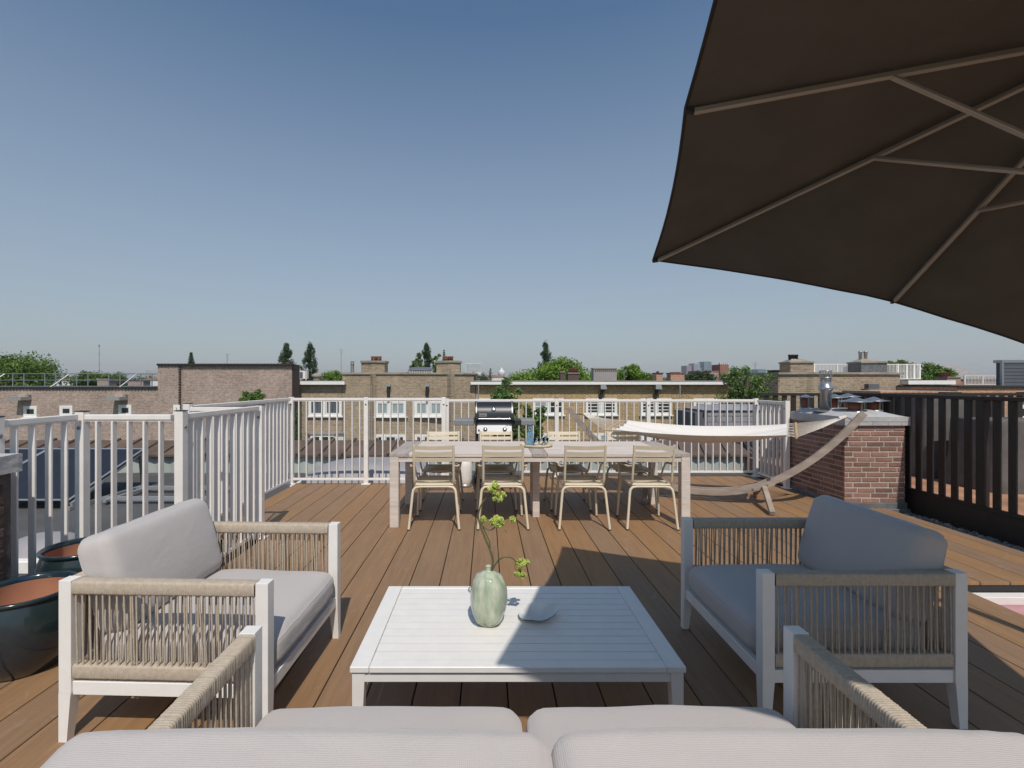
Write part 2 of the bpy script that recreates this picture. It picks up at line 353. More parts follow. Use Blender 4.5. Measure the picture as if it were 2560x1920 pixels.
#-#SETTING
# ------------------------------------------------------------------ setting
tag(MB().box(-4000,4000,-300,6000,-13.5,-13).build('ground', M['ground']), kind='structure')
def deck_boards():
    mb = MB(); g = .0035
    k0 = int(math.floor((-2.8 - X0)/PITCH)); k1 = int(math.ceil((4.66 - X0)/PITCH))
    brk = [-2.78,-2.11,-.56,3.39,4.17,4.655]
    for k in range(k0, k1+1):
        a, b = X0 + k*PITCH + g, X0 + (k+1)*PITCH - g
        cuts = [max(a,-2.78)] + [x for x in brk if a+.004 < x < b-.004] + [min(b,4.655)]
        for p, q in zip(cuts, cuts[1:]):
            if q - p < .004: continue
            xc = (p+q)/2
            top = 6.99 if xc < -.56 else (7.57 if xc < 4.17 else 5.6)
            iv = [(-3.2, top)]
            if xc < -2.11: iv = [(-3.2,3.33),(4.56,top)]
            if xc > 3.39: iv = [(-3.2,2.2),(3.535,top)]
            for (s0, s1) in iv: mb.box(p, q, s0, s1, -.024, 0, .002)
    return mb
tag(deck_boards().build('deck', M['deck']), kind='structure')
u_ = MB()
for (a,b,c,d) in ((-2.82,-2.10,-3.2,3.30),(-2.82,-2.10,4.6,7.0),(-2.10,-.56,-3.2,7.0),(-.56,3.35,-3.2,7.6),(3.35,4.68,-3.2,2.15),(3.35,4.68,3.57,5.62),(3.35,4.2,5.62,7.6)):
    u_.box(a,b,c,d,-.26,-.06)
tag(u_.build('deck_substructure', M['under']), kind='structure')
tag(MB().box(-16,16,-4,9.6,-.6,-.3).build('flat_roof', M['roof']), kind='structure')
# gravel strip between the deck and the black fence
random.seed(5)
g = MB()
for i in range(3400):
    x = random.uniform(4.67,5.0); y = random.uniform(1.6,5.7); r = random.uniform(.012,.03)
    z = -.1 + random.uniform(0,.03)
    Mx = Matrix.Translation((x,y,z)) @ Matrix.Rotation(random.uniform(0,6.3),4,'Z') @ Matrix.Rotation(random.uniform(-.5,.5),4,'X')
    hx, hy, hz = r, r*random.uniform(.6,1), r*random.uniform(.4,.7)
    g.rbox(Mx, hx, hy, hz, hz*.6)
tag(g.build('gravel', M['gravel']), 'loose grey gravel strip between deck edge and black fence', 'gravel', kind='stuff')
#-#FENCES
# ------------------------------------------------------------------ white fences
def fence(label, a, b, top, first=True, last=True, post_in=(), plate=True, n=None):
    a, b = Vector((*a,0)), Vector((*b,0)); d = (b-a); L = d.length; t = d.normalized(); nrm = Vector((-t.y,t.x,0))
    ang = math.atan2(t.y, t.x)
    f = thing('railing_fence', label, 'fence', a, 0, 'white railing sections round the terrace')
    rot = Matrix.Rotation(ang,4,'Z')
    def post(s, tt=top):
        m = MB(); m.box(s-.03,s+.03,-.03,.03,0,tt+.018,.002); p = m.xf(rot).build('post', M['fwhite'], f)
        MB().box(s-.031,s+.031,-.031,.031,tt+.02,tt+.026).xf(rot).build('cap', M['fcap'] if plate != 'w' else M['fwhite'], p)
        MB().box(s-.065,s+.065,-.05,.05,0.001,.012,.002).xf(rot).build('base_plate', M['fwhite'], p)
        for sd in (-1,1):
            MB().lathe([(0,-.004),(.012,-.004),(.012,.004),(0,.006)], n=10).xf(rot @ Matrix.Translation((s,sd*.032,tt-.09)) @ Matrix.Rotation(-sd*R(90),4,'X')).build('bolt', M['bolt'], p)
    posts = ([0] if first else []) + list(post_in) + ([L] if last else [])
    for s in posts: post(s)
    m = MB(); m.box(.03 if first else 0,L-.03,-.024,.024,top-.036,top,.003); m.box(.03 if first else 0,L-.03,-.017,.017,top-.046,top-.0365)
    m.xf(rot).build('top_rail', M['fwhite'], f)
    MB().box(.03 if first else 0,L-.03,-.02,.02,.06,.09,.002).xf(rot).build('bottom_rail', M['fwhite'], f)
    n = n or round(L/.112)
    bm = MB().box(-.007,.007,-.021,.021,.091,top-.047,.0015).xf(rot)
    proto = None
    for i in range(1, n):
        s = L*i/n
        if any(abs(s-q) < .04 for q in posts): continue
        if proto is None: o = bm.build('baluster', M['fwhite'], f); proto = o
        else: o = proto.copy(); col.objects.link(o)
        o.parent = f; o.location = (t.x*s, t.y*s, 0)
    return f
T = 1.245
fence('white railing across the back of the deck, left of the barbecue', (-2.82,6.93), (-.62,6.93), T, post_in=(1.08,), n=20)
fence('long white railing across the back of the deck behind barbecue and hammock', (-.62,7.5), (4.2,7.5), 1.205, post_in=(1.71,3.14), n=43)
fence('short white railing returning from the back corner beside the brick chimney', (4.16,6.66), (4.2,7.44), 1.20, last=False, n=7)
fence('white railing running along the left deck edge to the back corner', (-2.82,4.53), (-2.82,6.87), 1.25, last=False, n=21)
fence('short white railing at the far side of the roof notch', (-2.79,4.53), (-2.14,4.53), 1.235, first=False, n=6)
fence('white railing along the notch, behind the sunlit armchair', (-2.14,3.36), (-2.14,4.50), 1.25, last=False, n=10)
fence('white railing facing the camera between two square posts beside solar panel', (-2.83,3.36), (-2.17,3.36), 1.245, last=False, n=6)
fence('near left white railing beside the planters at picture edge', (-2.83,2.76), (-2.83,3.33), 1.25, last=False, n=5)
#-#LOUNGE
# ------------------------------------------------------------------ lounge furniture
def cushion(hx, hy, hz, r, bulge, seed, wr=.004, n=24, edge=.12, seam=True):
    mb = MB(); idx = {}; vs_ = []; fs = []
    def q_(i): return math.sin(math.pi/2*(2*i/n-1))
    def pos(q):
        p = Vector((q[0]*hx, q[1]*hy, q[2]*hz))
        inn = Vector((max(-(hx-r),min(hx-r,p.x)), max(-(hy-r),min(hy-r,p.y)), max(-(hz-r),min(hz-r,p.z))))
        d = p - inn
        if d.length > 1e-9: p = inn + d.normalized()*r
        ex, ey = abs(q[0])**5, abs(q[1])**5
        p.z *= 1 - edge*(ex+ey-ex*ey*.3)
        p.z += q[2]*bulge*(1-q[0]**2)*(1-q[1]**2)
        p.x *= 1 - .02*ey; p.y *= 1 - .02*ex
        s = Vector((seed*3.1, seed*1.7, 0))
        w1 = noise.noise(Vector((p.x*5, p.y*5, p.z*5))+s)
        near = (abs(q[0])**3 + abs(q[1])**3)
        w2 = noise.noise(Vector((p.x*(4 if hx>hy else 13), p.y*(13 if hx>hy else 4), p.z*5))+s)
        p.z += (w1*wr*1.6 + w2*wr*.8*min(1,.35+near))*(1 if q[2] > -.5 else .4)
        w3 = noise.noise(Vector((p.x*22, p.y*22, p.z*4))+s)
        if abs(q[0]) > .95: p.x += w3*wr*.8
        if abs(q[1]) > .95: p.y += w3*wr*.8
        return p
    def vid(a, b, c):
        k = (a,b,c)
        if k not in idx: idx[k] = len(vs_); vs_.append(pos((q_(a), q_(b), q_(c))))
        return idx[k]
    nz = n
    for i in range(n):
        for j in range(n):
            fs.append((vid(i,j,n),vid(i+1,j,n),vid(i+1,j+1,n),vid(i,j+1,n)))
            fs.append((vid(i,j,0),vid(i,j+1,0),vid(i+1,j+1,0),vid(i+1,j,0)))
            fs.append((vid(i,0,j),vid(i+1,0,j),vid(i+1,0,j+1),vid(i,0,j+1)))
            fs.append((vid(i,n,j),vid(i,n,j+1),vid(i+1,n,j+1),vid(i+1,n,j)))
            fs.append((vid(0,i,j),vid(0,i,j+1),vid(0,i+1,j+1),vid(0,i+1,j)))
            fs.append((vid(n,i,j),vid(n,i+1,j),vid(n,i+1,j+1),vid(n,i,j+1)))
    mb.add(vs_, fs, True)
    # welted seams
    def loop(zq):
        pts = []; m = 4*n
        ring = [(i,0) for i in range(n)] + [(n,i) for i in range(n)] + [(n-i,n) for i in range(n)] + [(0,n-i) for i in range(n)]
        for (i,j) in ring:
            q = (q_(i), q_(j), zq); p = pos(q); pts.append(p)
        return pts
    if seam: mb.tube(loop(.72), .002, 5, False, True)
    return mb
def band(a, b, hw, hh, pitch=.0086, amp=.0024, seed=0):
    """rope-wrapped rail from a to b: rounded rectangular section with one ridge per turn of rope"""
    a, b = Vector(a), Vector(b); L = (b-a).length; t = (b-a)/L; z = Vector((0,0,1)); x = t.cross(z)
    n = int(L/pitch); sec = []
    for (sx, sz) in ((1,1),(-1,1),(-1,-1),(1,-1)):
        base = {(1,1):0,(-1,1):90,(-1,-1):180,(1,-1):270}[(sx,sz)]
        for k in (0,45,90):
            an = R(base+k); sec.append((sx*(hw-.008)+.008*math.cos(an), sz*(hh-.008)+.008*math.sin(an)))
    rnd = random.Random(seed); vs_ = []; m = len(sec); steps = []
    for i in range(n):
        j = rnd.uniform(-.0006,.0006)
        gap = rnd.random() < .07
        for f_, h_ in ((.08,0),(.3,.8),(.5,1),(.7,.8)): steps.append(((i+f_)*L/n, (h_*amp + j)*(.2 if gap and f_ > .4 else 1)))
    for s_, h_ in steps:
        for (p, q) in sec:
            l = math.hypot(p, q); vs_.append(a + t*s_ + x*(p*(1+h_/l)) + z*(q*(1+h_/l)))
    fs = [(i*m+k, i*m+(k+1)%m, (i+1)*m+(k+1)%m, (i+1)*m+k) for i in range(len(steps)-1) for k in range(m)]
    return MB().add(vs_, fs, True)
def weave(a, b, z0, z1, seed, sp=.0275):
    """pairs of vertical rope strands on both faces of a side panel"""
    a, b = Vector(a), Vector(b); L = (b-a).length; t = (b-a)/L; x = Vector((t.y,-t.x,0)); rnd = random.Random(seed); mb = MB()
    n = int(L/sp)
    for i in range(n):
        s = (i+.5)*L/n
        for side in (-1,1):
            j = rnd.uniform(-.0025,.0025); e = rnd.uniform(-.005,.005) + side*.005
            top = a + t*(s+j) + x*(side*.017) + Vector((0,0,z1)); bot = a + t*(s+j+e) + x*(side*.016) + Vector((0,0,z0))
            mid = top.lerp(bot,.5) + x*side*.001*rnd.uniform(-1,1)
            mb.tube([top, mid, bot], .0038, 5, False)
            if rnd.random() < .12:
                e2 = rnd.uniform(-.012,.012)
                mb.tube([top + t*.007, bot + t*(.007+e2)], .0034, 5, False)
    return mb
def lounge(name, label, cat, W, nc, loc, rz, group, near=False, seed=1):
    """faces local +x; W = outer width along local y"""
    D = .87; H = .66; p = .026
    t = thing(name, label, cat, loc, rz, group)
    X = D/2 - p; Y = W/2 - p
    for sx in (-1,1):
        for sy in (-1,1):
            m = MB()
            m.box(sx*X-p, sx*X+p, sy*Y-p, sy*Y+p, .20, H, .0012)
            # tapered foot below the frame
            def ring(h, z): 
                ix, iy = -sx*(p-h), -sy*(p-h)
                return [(sx*X-ix-h, sy*Y-iy-h, z),(sx*X-ix+h, sy*Y-iy-h, z),(sx*X-ix+h, sy*Y-iy+h, z),(sx*X-ix-h, sy*Y-iy+h, z)]
            lo, hi = ring(p*.66, 0), ring(p-.0005, .20)
            m.add(lo+hi, [(3,2,1,0),(4,5,6,7),(0,1,5,4),(1,2,6,5),(2,3,7,6),(3,0,4,7)])
            m.build('leg', M['white'], t)
    fr = MB()
    for sy in (-1,1): fr.box(-X+p, X-p, sy*Y-.018, sy*Y+.018, .19, .245, .002)
    for sx in (-1,1): fr.box(sx*X-.018, sx*X+.018, -Y+p, Y-p, .19, .245, .002)
    for k in range(6): fr.box(-X+.05+k*(2*X-.1)/5-.02, -X+.05+k*(2*X-.1)/5+.02, -Y+.019, Y-.019, .215, .235)
    fr.build('frame', M['white'], t)
    for sy in (-1,1):
        a, b = (-X+p+.001, sy*Y, 0), (X-p-.001, sy*Y, 0)
        arm = band((a[0],a[1],H-.03), (b[0],b[1],H-.03), .026, .026, seed=seed+sy).build('armrest', M['rope'], t)
        weave(a, b, .30, H-.05, seed*7+sy).build('rope_weave', M['rope'], arm)
        band((a[0],a[1],.285), (b[0],b[1],.285), .022, .028, seed=seed+5+sy).build('lower_band', M['rope'], arm)
    a, b = (-X, -Y+p+.001, 0), (-X, Y-p-.001, 0)
    bk = band((a[0],a[1],H-.03), (b[0],b[1],H-.03), .026, .026, seed=seed+9).build('back_rail', M['rope'], t)
    weave(a, b, .30, H-.05, seed*11).build('rope_weave', M['rope'], bk)
    band((a[0],a[1],.285), (b[0],b[1],.285), .022, .028, seed=seed+12).build('lower_band', M['rope'], bk)
    mat = M['cush_near'] if near else M['cush']
    inner = (W - 4*p - .012)/nc
    for k in range(nc):
        yc = -W/2 + 2*p + .006 + inner*(k+.5)
        c = cushion(.395, inner/2-.003, .085, .055, .026, seed+k, .004, seam=not near)
        c.xf(Matrix.Translation((.045, yc, .332))).build('seat_cushion', mat, t)
        bw = inner/2 + (.035 if nc > 1 else -.012)
        yb = yc + (0 if nc == 1 else (-.03 if k == 0 else .03))
        c = cushion(.215, bw, .088, .05 if nc == 1 else .045, .03 if nc == 1 else .02, seed+20+k, .006, edge=.1, seam=not near)
        Mx = Matrix.Translation((-.325 if nc == 1 else -.285, yb, .605 if nc == 1 else .598)) @ Matrix.Rotation(R(-106 if nc == 1 else -99),4,'Y') @ Matrix.Rotation(R(180),4,'Z')
        c.xf(Mx).build('back_cushion', mat, t)
    return t
lounge('lounge_armchair', 'sunlit white framed armchair with beige rope sides left of the coffee table', 'armchair', .86, 1, (-1.30,2.375,0), R(-2), 'two matching rope sided armchairs', seed=3)
lounge('lounge_armchair', 'shaded rope sided armchair under the parasol, right of the coffee table', 'armchair', .86, 1, (1.605,2.465,0), R(180), 'two matching rope sided armchairs', seed=4)
lounge('garden_sofa', 'two seat garden sofa seen from behind along the bottom of the picture', 'sofa', 1.84, 2, (.12,1.165,0), R(90), None, near=True, seed=8)
# coffee table
ct = thing('coffee_table', 'low white slatted coffee table between the armchairs', 'table', (.12,2.26,0))
cx0, cx1, cy0, cy1, ch = -.54, .785, 1.888, 2.64, .35
m = MB(); fw = .075
m.box(cx0,cx0+fw,cy0,cy1,ch-.024,ch,.0025); m.box(cx1-fw,cx1,cy0,cy1,ch-.024,ch,.0025)
m.box(cx0+fw+.0015,cx1-fw-.0015,cy0,cy0+.05,ch-.024,ch,.0025); m.box(cx0+fw+.0015,cx1-fw-.0015,cy1-.03,cy1,ch-.024,ch,.0025)
ns = 11; span = cy1-.03-(cy0+.05)
for i in range(ns):
    a = cy0+.05+span*i/ns; m.box(cx0+fw+.003,cx1-fw-.003,a+.0028,a+span/ns-.0028,ch-.02,ch-.001)
m.build('table_top', M['white'], ct, True)
m = MB(); i_ = .012
m.box(cx0+.05,cx1-.05,cy0+i_,cy0+i_+.03,ch-.067,ch-.025,.002); m.box(cx0+.05,cx1-.05,cy1-i_-.03,cy1-i_,ch-.067,ch-.025,.002)
m.box(cx0+i_,cx0+i_+.03,cy0+.05,cy1-.05,ch-.067,ch-.025,.002); m.box(cx1-i_-.03,cx1-i_,cy0+.05,cy1-.05,ch-.067,ch-.025,.002)
m.build('apron', M['white'], ct, True)
for sx in (0,1):
    for sy in (0,1):
        x = (cx0+.008+.025) if sx == 0 else (cx1-.033); y = (cy0+.033) if sy == 0 else (cy1-.033)
        m = MB(); a, b = .025, .017; dx = (-1 if sx == 0 else 1)*.008; dy = (-1 if sy == 0 else 1)*.008
        lo = [(x+dx-b,y+dy-b,0),(x+dx+b,y+dy-b,0),(x+dx+b,y+dy+b,0),(x+dx-b,y+dy+b,0)]; hi = [(x-a,y-a,ch-.0255),(x+a,y-a,ch-.0255),(x+a,y+a,ch-.0255),(x-a,y+a,ch-.0255)]
        m.add(lo+hi, [(3,2,1,0),(4,5,6,7),(0,1,5,4),(1,2,6,5),(2,3,7,6),(3,0,4,7)]).build('leg', M['white'], ct, True)
# vase
vz = thing('vase', 'lumpy pale green ceramic vase standing on the white coffee table', 'vase', (.008,2.23,ch))
def lump(p, a):
    k = 1 + .045*math.sin(5*a+.4) + .05*noise.noise(Vector((p.x*14,p.y*14,p.z*9+3)))
    if p.z > .235: k = 1
    return Vector((p.x*k, p.y*k*.95, p.z + .006*math.sin(3*a)*(1 if .02 < p.z < .225 else 0)))
prof = [(.0,.002),(.03,.0),(.048,.006),(.066,.028),(.080,.065),(.086,.105),(.084,.15),(.074,.19),(.056,.22),(.034,.238),(.018,.244),(.0125,.249),(.012,.262),(.0145,.268),(.0125,.2685),(.0095,.262),(.0095,.235),(.0,.232)]
fine = []
for (a,b) in zip(prof, prof[1:]):
    for k in range(3): fine.append((a[0]+(b[0]-a[0])*k/3, a[1]+(b[1]-a[1])*k/3))
fine.append(prof[-1])
MB().lathe(fine, n=40, fn=lump).build('vase_body', M['vase'], vz)
# flowering branch
fb = thing('flower_branch', 'curved branch with yellow green flower heads standing in the green vase', 'flowers', (.008,2.23,ch+.25))
YB = 2.23
def zp(x, y, Y=YB): return P(800+x/2.2417, 1180+y/2.2417, Y)
def stem(pts, r0, r1, dy=0):
    n = len(pts); ps = [zp(*p, Y=YB+dy*i/n) for i, p in enumerate(pts)]
    out = []
    for i in range(n-1):
        for k in range(4):
            t_ = k/4; p0 = ps[max(i-1,0)]; p1 = ps[i]; p2 = ps[i+1]; p3 = ps[min(i+2,n-1)]
            out.append(.5*((2*p1)+(-p0+p2)*t_+(2*p0-5*p1+4*p2-p3)*t_**2+(-p0+3*p1-3*p2+p3)*t_**3))
    out.append(ps[-1])
    mb = MB().tube(out, [r0+(r1-r0)*i/(len(out)-1) for i in range(len(out))], 7)
    return mb
s1 = stem([(946,640),(948,585),(968,510),(958,450),(925,370),(895,290),(888,240),(905,180),(945,135),(975,120)], .0058, .003, -.03)
s1.build('stem', M['stem'], fb, True)
stem([(955,445),(950,390),(925,335),(905,285)], .003, .0024).build('stem', M['stem'], fb, True)
stem([(893,275),(920,310),(955,325),(985,305),(1005,280)], .0036, .0026, -.02).build('stem', M['stem'], fb, True)
stem([(950,580),(975,530),(1005,490),(1040,476),(1075,482),(1100,500),(1120,505)], .0044, .0024, .04).build('stem', M['stem'], fb, True)
stem([(1003,492),(1000,450),(997,410)], .0018, .001).build('stem', M['stem'], fb, True)
stem([(1100,500),(1092,530),(1105,560)], .0018, .0014, .0).build('stem', M['stem'], fb, True)
def bloom(x, y, r, n, seed, dy=0, flat=.7):
    rnd = random.Random(seed); c = zp(x, y, YB+dy); mb = MB()
    subs = [c + Vector((rnd.gauss(0,.55)*r, rnd.gauss(0,.5)*r, rnd.gauss(0,.5)*r*flat)) for _ in range(9)]
    for k in range(n):
        s = rnd.choice(subs); d = Vector((rnd.gauss(0,1),rnd.gauss(0,1),rnd.gauss(0,1))).normalized()
        p = s + d*r*.34*rnd.uniform(.7,1.05); q = .0042*rnd.uniform(.6,1.25)
        t_ = d.orthogonal().normalized(); b_ = d.cross(t_)
        t_ = (t_ + d*rnd.uniform(-.6,.6)).normalized()
        mb.add([p-t_*q, p+b_*q*.8, p+t_*q, p-b_*q*.8, p+d*q*.9], [(0,1,4),(1,2,4),(2,3,4),(3,0,4)])
    for s in subs: mb.tube([c - Vector((0,0,r*.6)), c.lerp(s,.5), s], .001, 4, False)
    return mb
bloom(972,92,.030,900,1,-.03).build('flower_head', M['flower'], fb, True)
bloom(1005,140,.026,620,6,-.03).build('flower_head', M['flower'], fb, True)
bloom(1010,268,.044,1900,2,-.02).build('flower_head', M['flower'], fb, True)
bloom(1130,503,.027,700,3,.04).build('flower_head', M['flower'], fb, True)
bloom(1110,565,.026,650,4,.04).build('flower_head', M['flower'], fb, True)
m = MB(); c = zp(1040,330)
m.add([c+Vector((-.006,0,.006)), c+Vector((.0,.003,.004)), c+Vector((.01,.0,-.012)), c+Vector((.0,-.003,-.004))], [(0,1,2,3)]); m.build('leaf', M['leaf'], fb, True)
# shell dish
sd = thing('dish', 'white shell shaped ceramic dish on the coffee table beside the vase', 'dish', (.236,2.27,ch))
def dish_fn(sgn):
    def fn(i, j):
        a = 2*math.pi*i; rr = j
        lobe = 1 + .10*math.cos(a-.7) + .03*math.sin(4*a) + .02*math.sin(7*a+1)
        x = .094*rr*lobe*math.cos(a); y = .07*rr*lobe*math.sin(a)
        z = .004 + .032*rr**2.2*(1+.45*math.cos(a-.75)+.08*math.sin(6*a)) + (0 if sgn > 0 else -.0035)
        return (x, y, z)
    return fn
MB().grid(dish_fn(1),40,12).grid(dish_fn(-1),40,12).build('bowl', M['dish'], sd)
#-#DINING
# ------------------------------------------------------------------ dining table
tx0, tx1, ty0, ty1, th = -.983, 2.058, 4.846, 5.86, .751
dt = thing('dining_table', 'long weathered teak dining table with eight chairs around it', 'table', (.54,5.35,0))
m = MB()
sl_n = 9; eb = .19; mid = (.46,.61)
for (a, b) in ((tx0+eb, mid[0]-.002), (mid[1]+.002, tx1-eb)):
    for i in range(sl_n):
        y = ty0 + (ty1-ty0)*i/sl_n; m.box(a+.002, b-.002, y+.0018, y+(ty1-ty0)/sl_n-.0018, th-.035, th, .002)
m.build('table_top', M['teak'], dt, True)
for (a, b) in ((tx0,tx0+eb),(mid[0],mid[1]),(tx1-eb,tx1)):
    MB().box(a, b-.001, ty0, ty1, th-.035, th+.0005, .002).build('end_board', M['teakg'], dt, True)
m = MB()
m.box(tx0+.09,tx1-.09,ty0+.012,ty0+.037,th-.085,th-.036); m.box(tx0+.09,tx1-.09,ty1-.037,ty1-.012,th-.085,th-.036)
m.box(tx0+.012,tx0+.037,ty0+.09,ty1-.09,th-.085,th-.036); m.box(tx1-.037,tx1-.012,ty0+.09,ty1-.09,th-.085,th-.036)
m.build('apron', M['teak'], dt, True)
for (x, y) in ((tx0+.046,ty0+.046),(tx1-.046,ty0+.046),(tx0+.046,ty1-.046),(tx1-.046,ty1-.046)):
    MB().box(x-.045,x+.045,y-.045,y+.045,0,th-.036,.004).build('leg', M['teakl'] if 'teakl' in M else M['teak'], dt, True)
for y in (5.26,5.52): MB().box(.50,.575,y-.036,y+.036,0,th-.036,.004).build('leg', M['teak'], dt, True)
# chair: faces local +y (back at -y side)
def mkchair(label, loc, rz):
    t = thing('slatted_chair', label, 'chair', loc, rz, 'sand coloured metal armchairs at the dining table')
    c = M['chair']; hb = .195
    def arc(pts, r, n=8): return MB().tube(pts, r, n)
    for sx in (-1,1):
        # back upright bending into the seat frame
        pts = [(sx*hb,-.335,.855),(sx*hb,-.325,.80),(sx*hb,-.285,.62),(sx*hb,-.255,.50),(sx*hb,-.235,.455),(sx*hb*1.02,-.20,.435),(sx*hb*1.02,.19,.445)]
        arc(pts,.0125).build('back_post', c, t)
        # armrest: leaves the upright, swings out and forward, drops to the seat
        pts = [(sx*hb,-.292,.645),(sx*(hb+.035),-.25,.63),(sx*(hb+.055),-.12,.63),(sx*(hb+.06),.02,.625),(sx*(hb+.055),.09,.60),(sx*(hb+.045),.12,.55),(sx*(hb+.03),.13,.48),(sx*(hb+.015),.12,.43)]
        arc(pts,.010).build('armrest', c, t)
        f = arc([(sx*(hb-.01),.16,.43),(sx*(hb+.005),.185,.40),(sx*(hb+.02),.21,.2),(sx*(hb+.03),.225,.012)],.0125).build('leg', c, t)
        MB().lathe([(0,0),(.014,0),(.014,.012),(0,.012)],sx*(hb+.03),.225,0,10).build('foot_cap', M['blackm'], f)
    # rear inverted U leg
    for sx in (-1,1):
        pts = [(0,-.23,.425),(sx*.14,-.23,.425),(sx*.185,-.232,.418),(sx*.208,-.237,.395),(sx*.216,-.242,.36),(sx*.236,-.262,.15),(sx*.25,-.275,.012)]
        f = arc(pts,.0135).build('leg', c, t)
        MB().lathe([(0,0),(.0145,0),(.0145,.012),(0,.012)],sx*.25,-.275,0,10).build('foot_cap', M['blackm'], f)
    # curved slats of the back
    for (z0, z1) in ((.811,.850),(.750,.789),(.689,.728)):
        def fn(i, j, z0=z0, z1=z1):
            x = -hb + 2*hb*i; z = z0 + (z1-z0)*j
            y = -.285 - (z-.62)*.24 - .022*math.sin(math.pi*i)
            return (x, y, z - .004*math.sin(math.pi*i))
        m = MB(); m.grid(fn,14,2); m.grid(lambda i,j: (lambda p: (p[0], p[1]+.005, p[2]))(fn(1-i,j)),14,2)
        m.grid(lambda i,j: (lambda p: (p[0], p[1]+.005*j, p[2]))(fn(i,1)),14,1); m.grid(lambda i,j: (lambda p: (p[0], p[1]+.005*(1-j), p[2]))(fn(i,0)),14,1)
        m.build('back_slat', c, t)
    m = MB()
    for k in range(7):
        y = -.205 + k*.06
        m.grid(lambda i,j,y=y: (-hb+2*hb*i, y+.05*j, .447-.012*math.sin(math.pi*i)),8,1)
        m.grid(lambda i,j,y=y: (-hb+2*hb*i, y+.05*(1-j), .442-.012*math.sin(math.pi*i)),8,1)
        m.box(-hb,hb,y-.0005,y,.432,.446)
    m.tube([(-hb,-.232,.445),(hb,-.232,.445)],.011,8); m.tube([(-hb,.19,.445),(hb,.19,.445)],.011,8)
    m.build('seat', c, t)
    return t
nch = [(-.53,'front left chair at the dining table, seen from behind, beside its left legs'),(.16,'chair seen from behind on near side of table, straight below the barbecue'),(.975,'chair seen from behind just right of the middle table leg'),(1.655,'chair seen from behind at the right end of the near table side')]
ch0 = mkchair(nch[0][1], (-.53,5.045,0), R(1))
for x, l in nch[1:]: dup(ch0, (x,5.045+random.uniform(-.01,.01),0), R(random.uniform(-2,2)), l)
fch = [(-.54,'chair facing camera on the far side, left of the barbecue'),(.115,'chair facing camera directly in front of the barbecue'),(.965,'chair facing camera on the far side, right of the water carafe'),(1.72,'chair facing camera on the far side, below the hammock spreader bar')]
for x, l in fch: dup(ch0, (x,5.72,0), R(180+random.uniform(-2,2)), l)
# tray, carafe, glasses
tr = thing('serving_tray', 'round sand coloured tray on the dining table holding carafe and glasses', 'tray', (.557,5.39,th))
MB().lathe([(0,.002),(.13,.002),(.165,.012),(.185,.034),(.188,.034),(.168,.006),(.135,.0),(0,0)],n=40).build('tray_plate', M['tray'], tr)
cf = thing('water_carafe', 'blue tinted water carafe with lemon slices on the tray', 'carafe', (.485,5.37,th+.013))
cp = [(.0,.0),(.044,.0),(.047,.01),(.045,.07),(.034,.13),(.025,.17),(.024,.20),(.034,.235)]
MB().lathe(cp+[(r-.003,z+.003) for r,z in reversed(cp[1:])]+[(0,.005)],n=28).build('glass_body', M['water'], cf)
MB().lathe([(0,.006),(.041,.006),(.043,.02),(.041,.07),(.030,.13),(.021,.165),(0,.165)],n=24).build('water', M['water'], cf)
for (z, a, b) in ((.225,.3,.2),(.155,-.5,.4)):
    m = MB().lathe([(0,-.003),(.021,-.003),(.023,0),(.021,.003),(0,.003)],n=18).xf(Matrix.Translation((.0,0,z)) @ Matrix.Rotation(a,4,'X') @ Matrix.Rotation(b,4,'Y')); m.build('lemon_slice', M['lemon'], cf)
def glass(label, x, y, tilt=0):
    g_ = thing('drinking_glass', label, 'glass', (x,y,th+.013), 0, 'drinking glasses on the tray')
    pr = [(0,0),(.026,0),(.030,.02),(.036,.085),(.034,.085),(.028,.02),(.024,.005),(0,.005)]
    m = MB().lathe(pr,n=22)
    if tilt: m.xf(Matrix.Translation((0,0,.03)) @ Matrix.Rotation(tilt,4,'Y'))
    m.build('glass_body', M['clear'], g_)
glass('clear glass standing close to the carafe on the tray', .555, 5.33)
glass('clear glass lying tilted behind the others on the tray', .60, 5.46, R(70))
glass('clear glass at the right rim of the tray', .655, 5.36)
# ------------------------------------------------------------------ parasol
pa = thing('cantilever_parasol', 'large dark taupe cantilever parasol overhead at upper right', 'parasol', (3.45,1.2,0))
C0 = Vector((.93,2.69,2.155)); e1 = Vector((1.10,-.283,-.278)); e2 = Vector((-.272,-1.10,.222)); E2 = e2*2.27
nn = e2.cross(e1).normalized()
if nn.z < 0: nn = -nn
ctr = C0 + e1 + e2; apex = ctr + nn*.42; C1 = C0 + 2*e1 + Vector((0,0,-.23)); hub = ctr - nn*.09
rim = [C0, C0+e1, C1, C0+2*e1+e2*1.12-Vector((0,0,.08)), C0+2*e1+E2, C0+e1+E2, C0+E2, C0+e2]
m = MB()
def sector(A, B, off):
    def fn(i, j):
        s = i; t_ = j
        q = A.lerp(B, t_); pull = 1 - .018*4*t_*(1-t_)*s*s
        p = apex + (q-apex)*s*pull
        return p - nn*(.03*math.sin(math.pi*s)*4*t_*(1-t_)*s) + nn*(off + .005*noise.noise(p*4)*min(1,4*t_*(1-t_)*3))
    return fn
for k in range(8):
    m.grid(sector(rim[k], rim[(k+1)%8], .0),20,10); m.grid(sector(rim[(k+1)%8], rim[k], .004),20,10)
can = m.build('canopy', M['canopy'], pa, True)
hp = []
for k in range(8):
    f = sector(rim[k], rim[(k+1)%8], .002)
    for j in range(10): hp.append(f(1, j/10))
MB().tube(hp, .006, 6, False, True).build('hem', M['trim'], can, True)
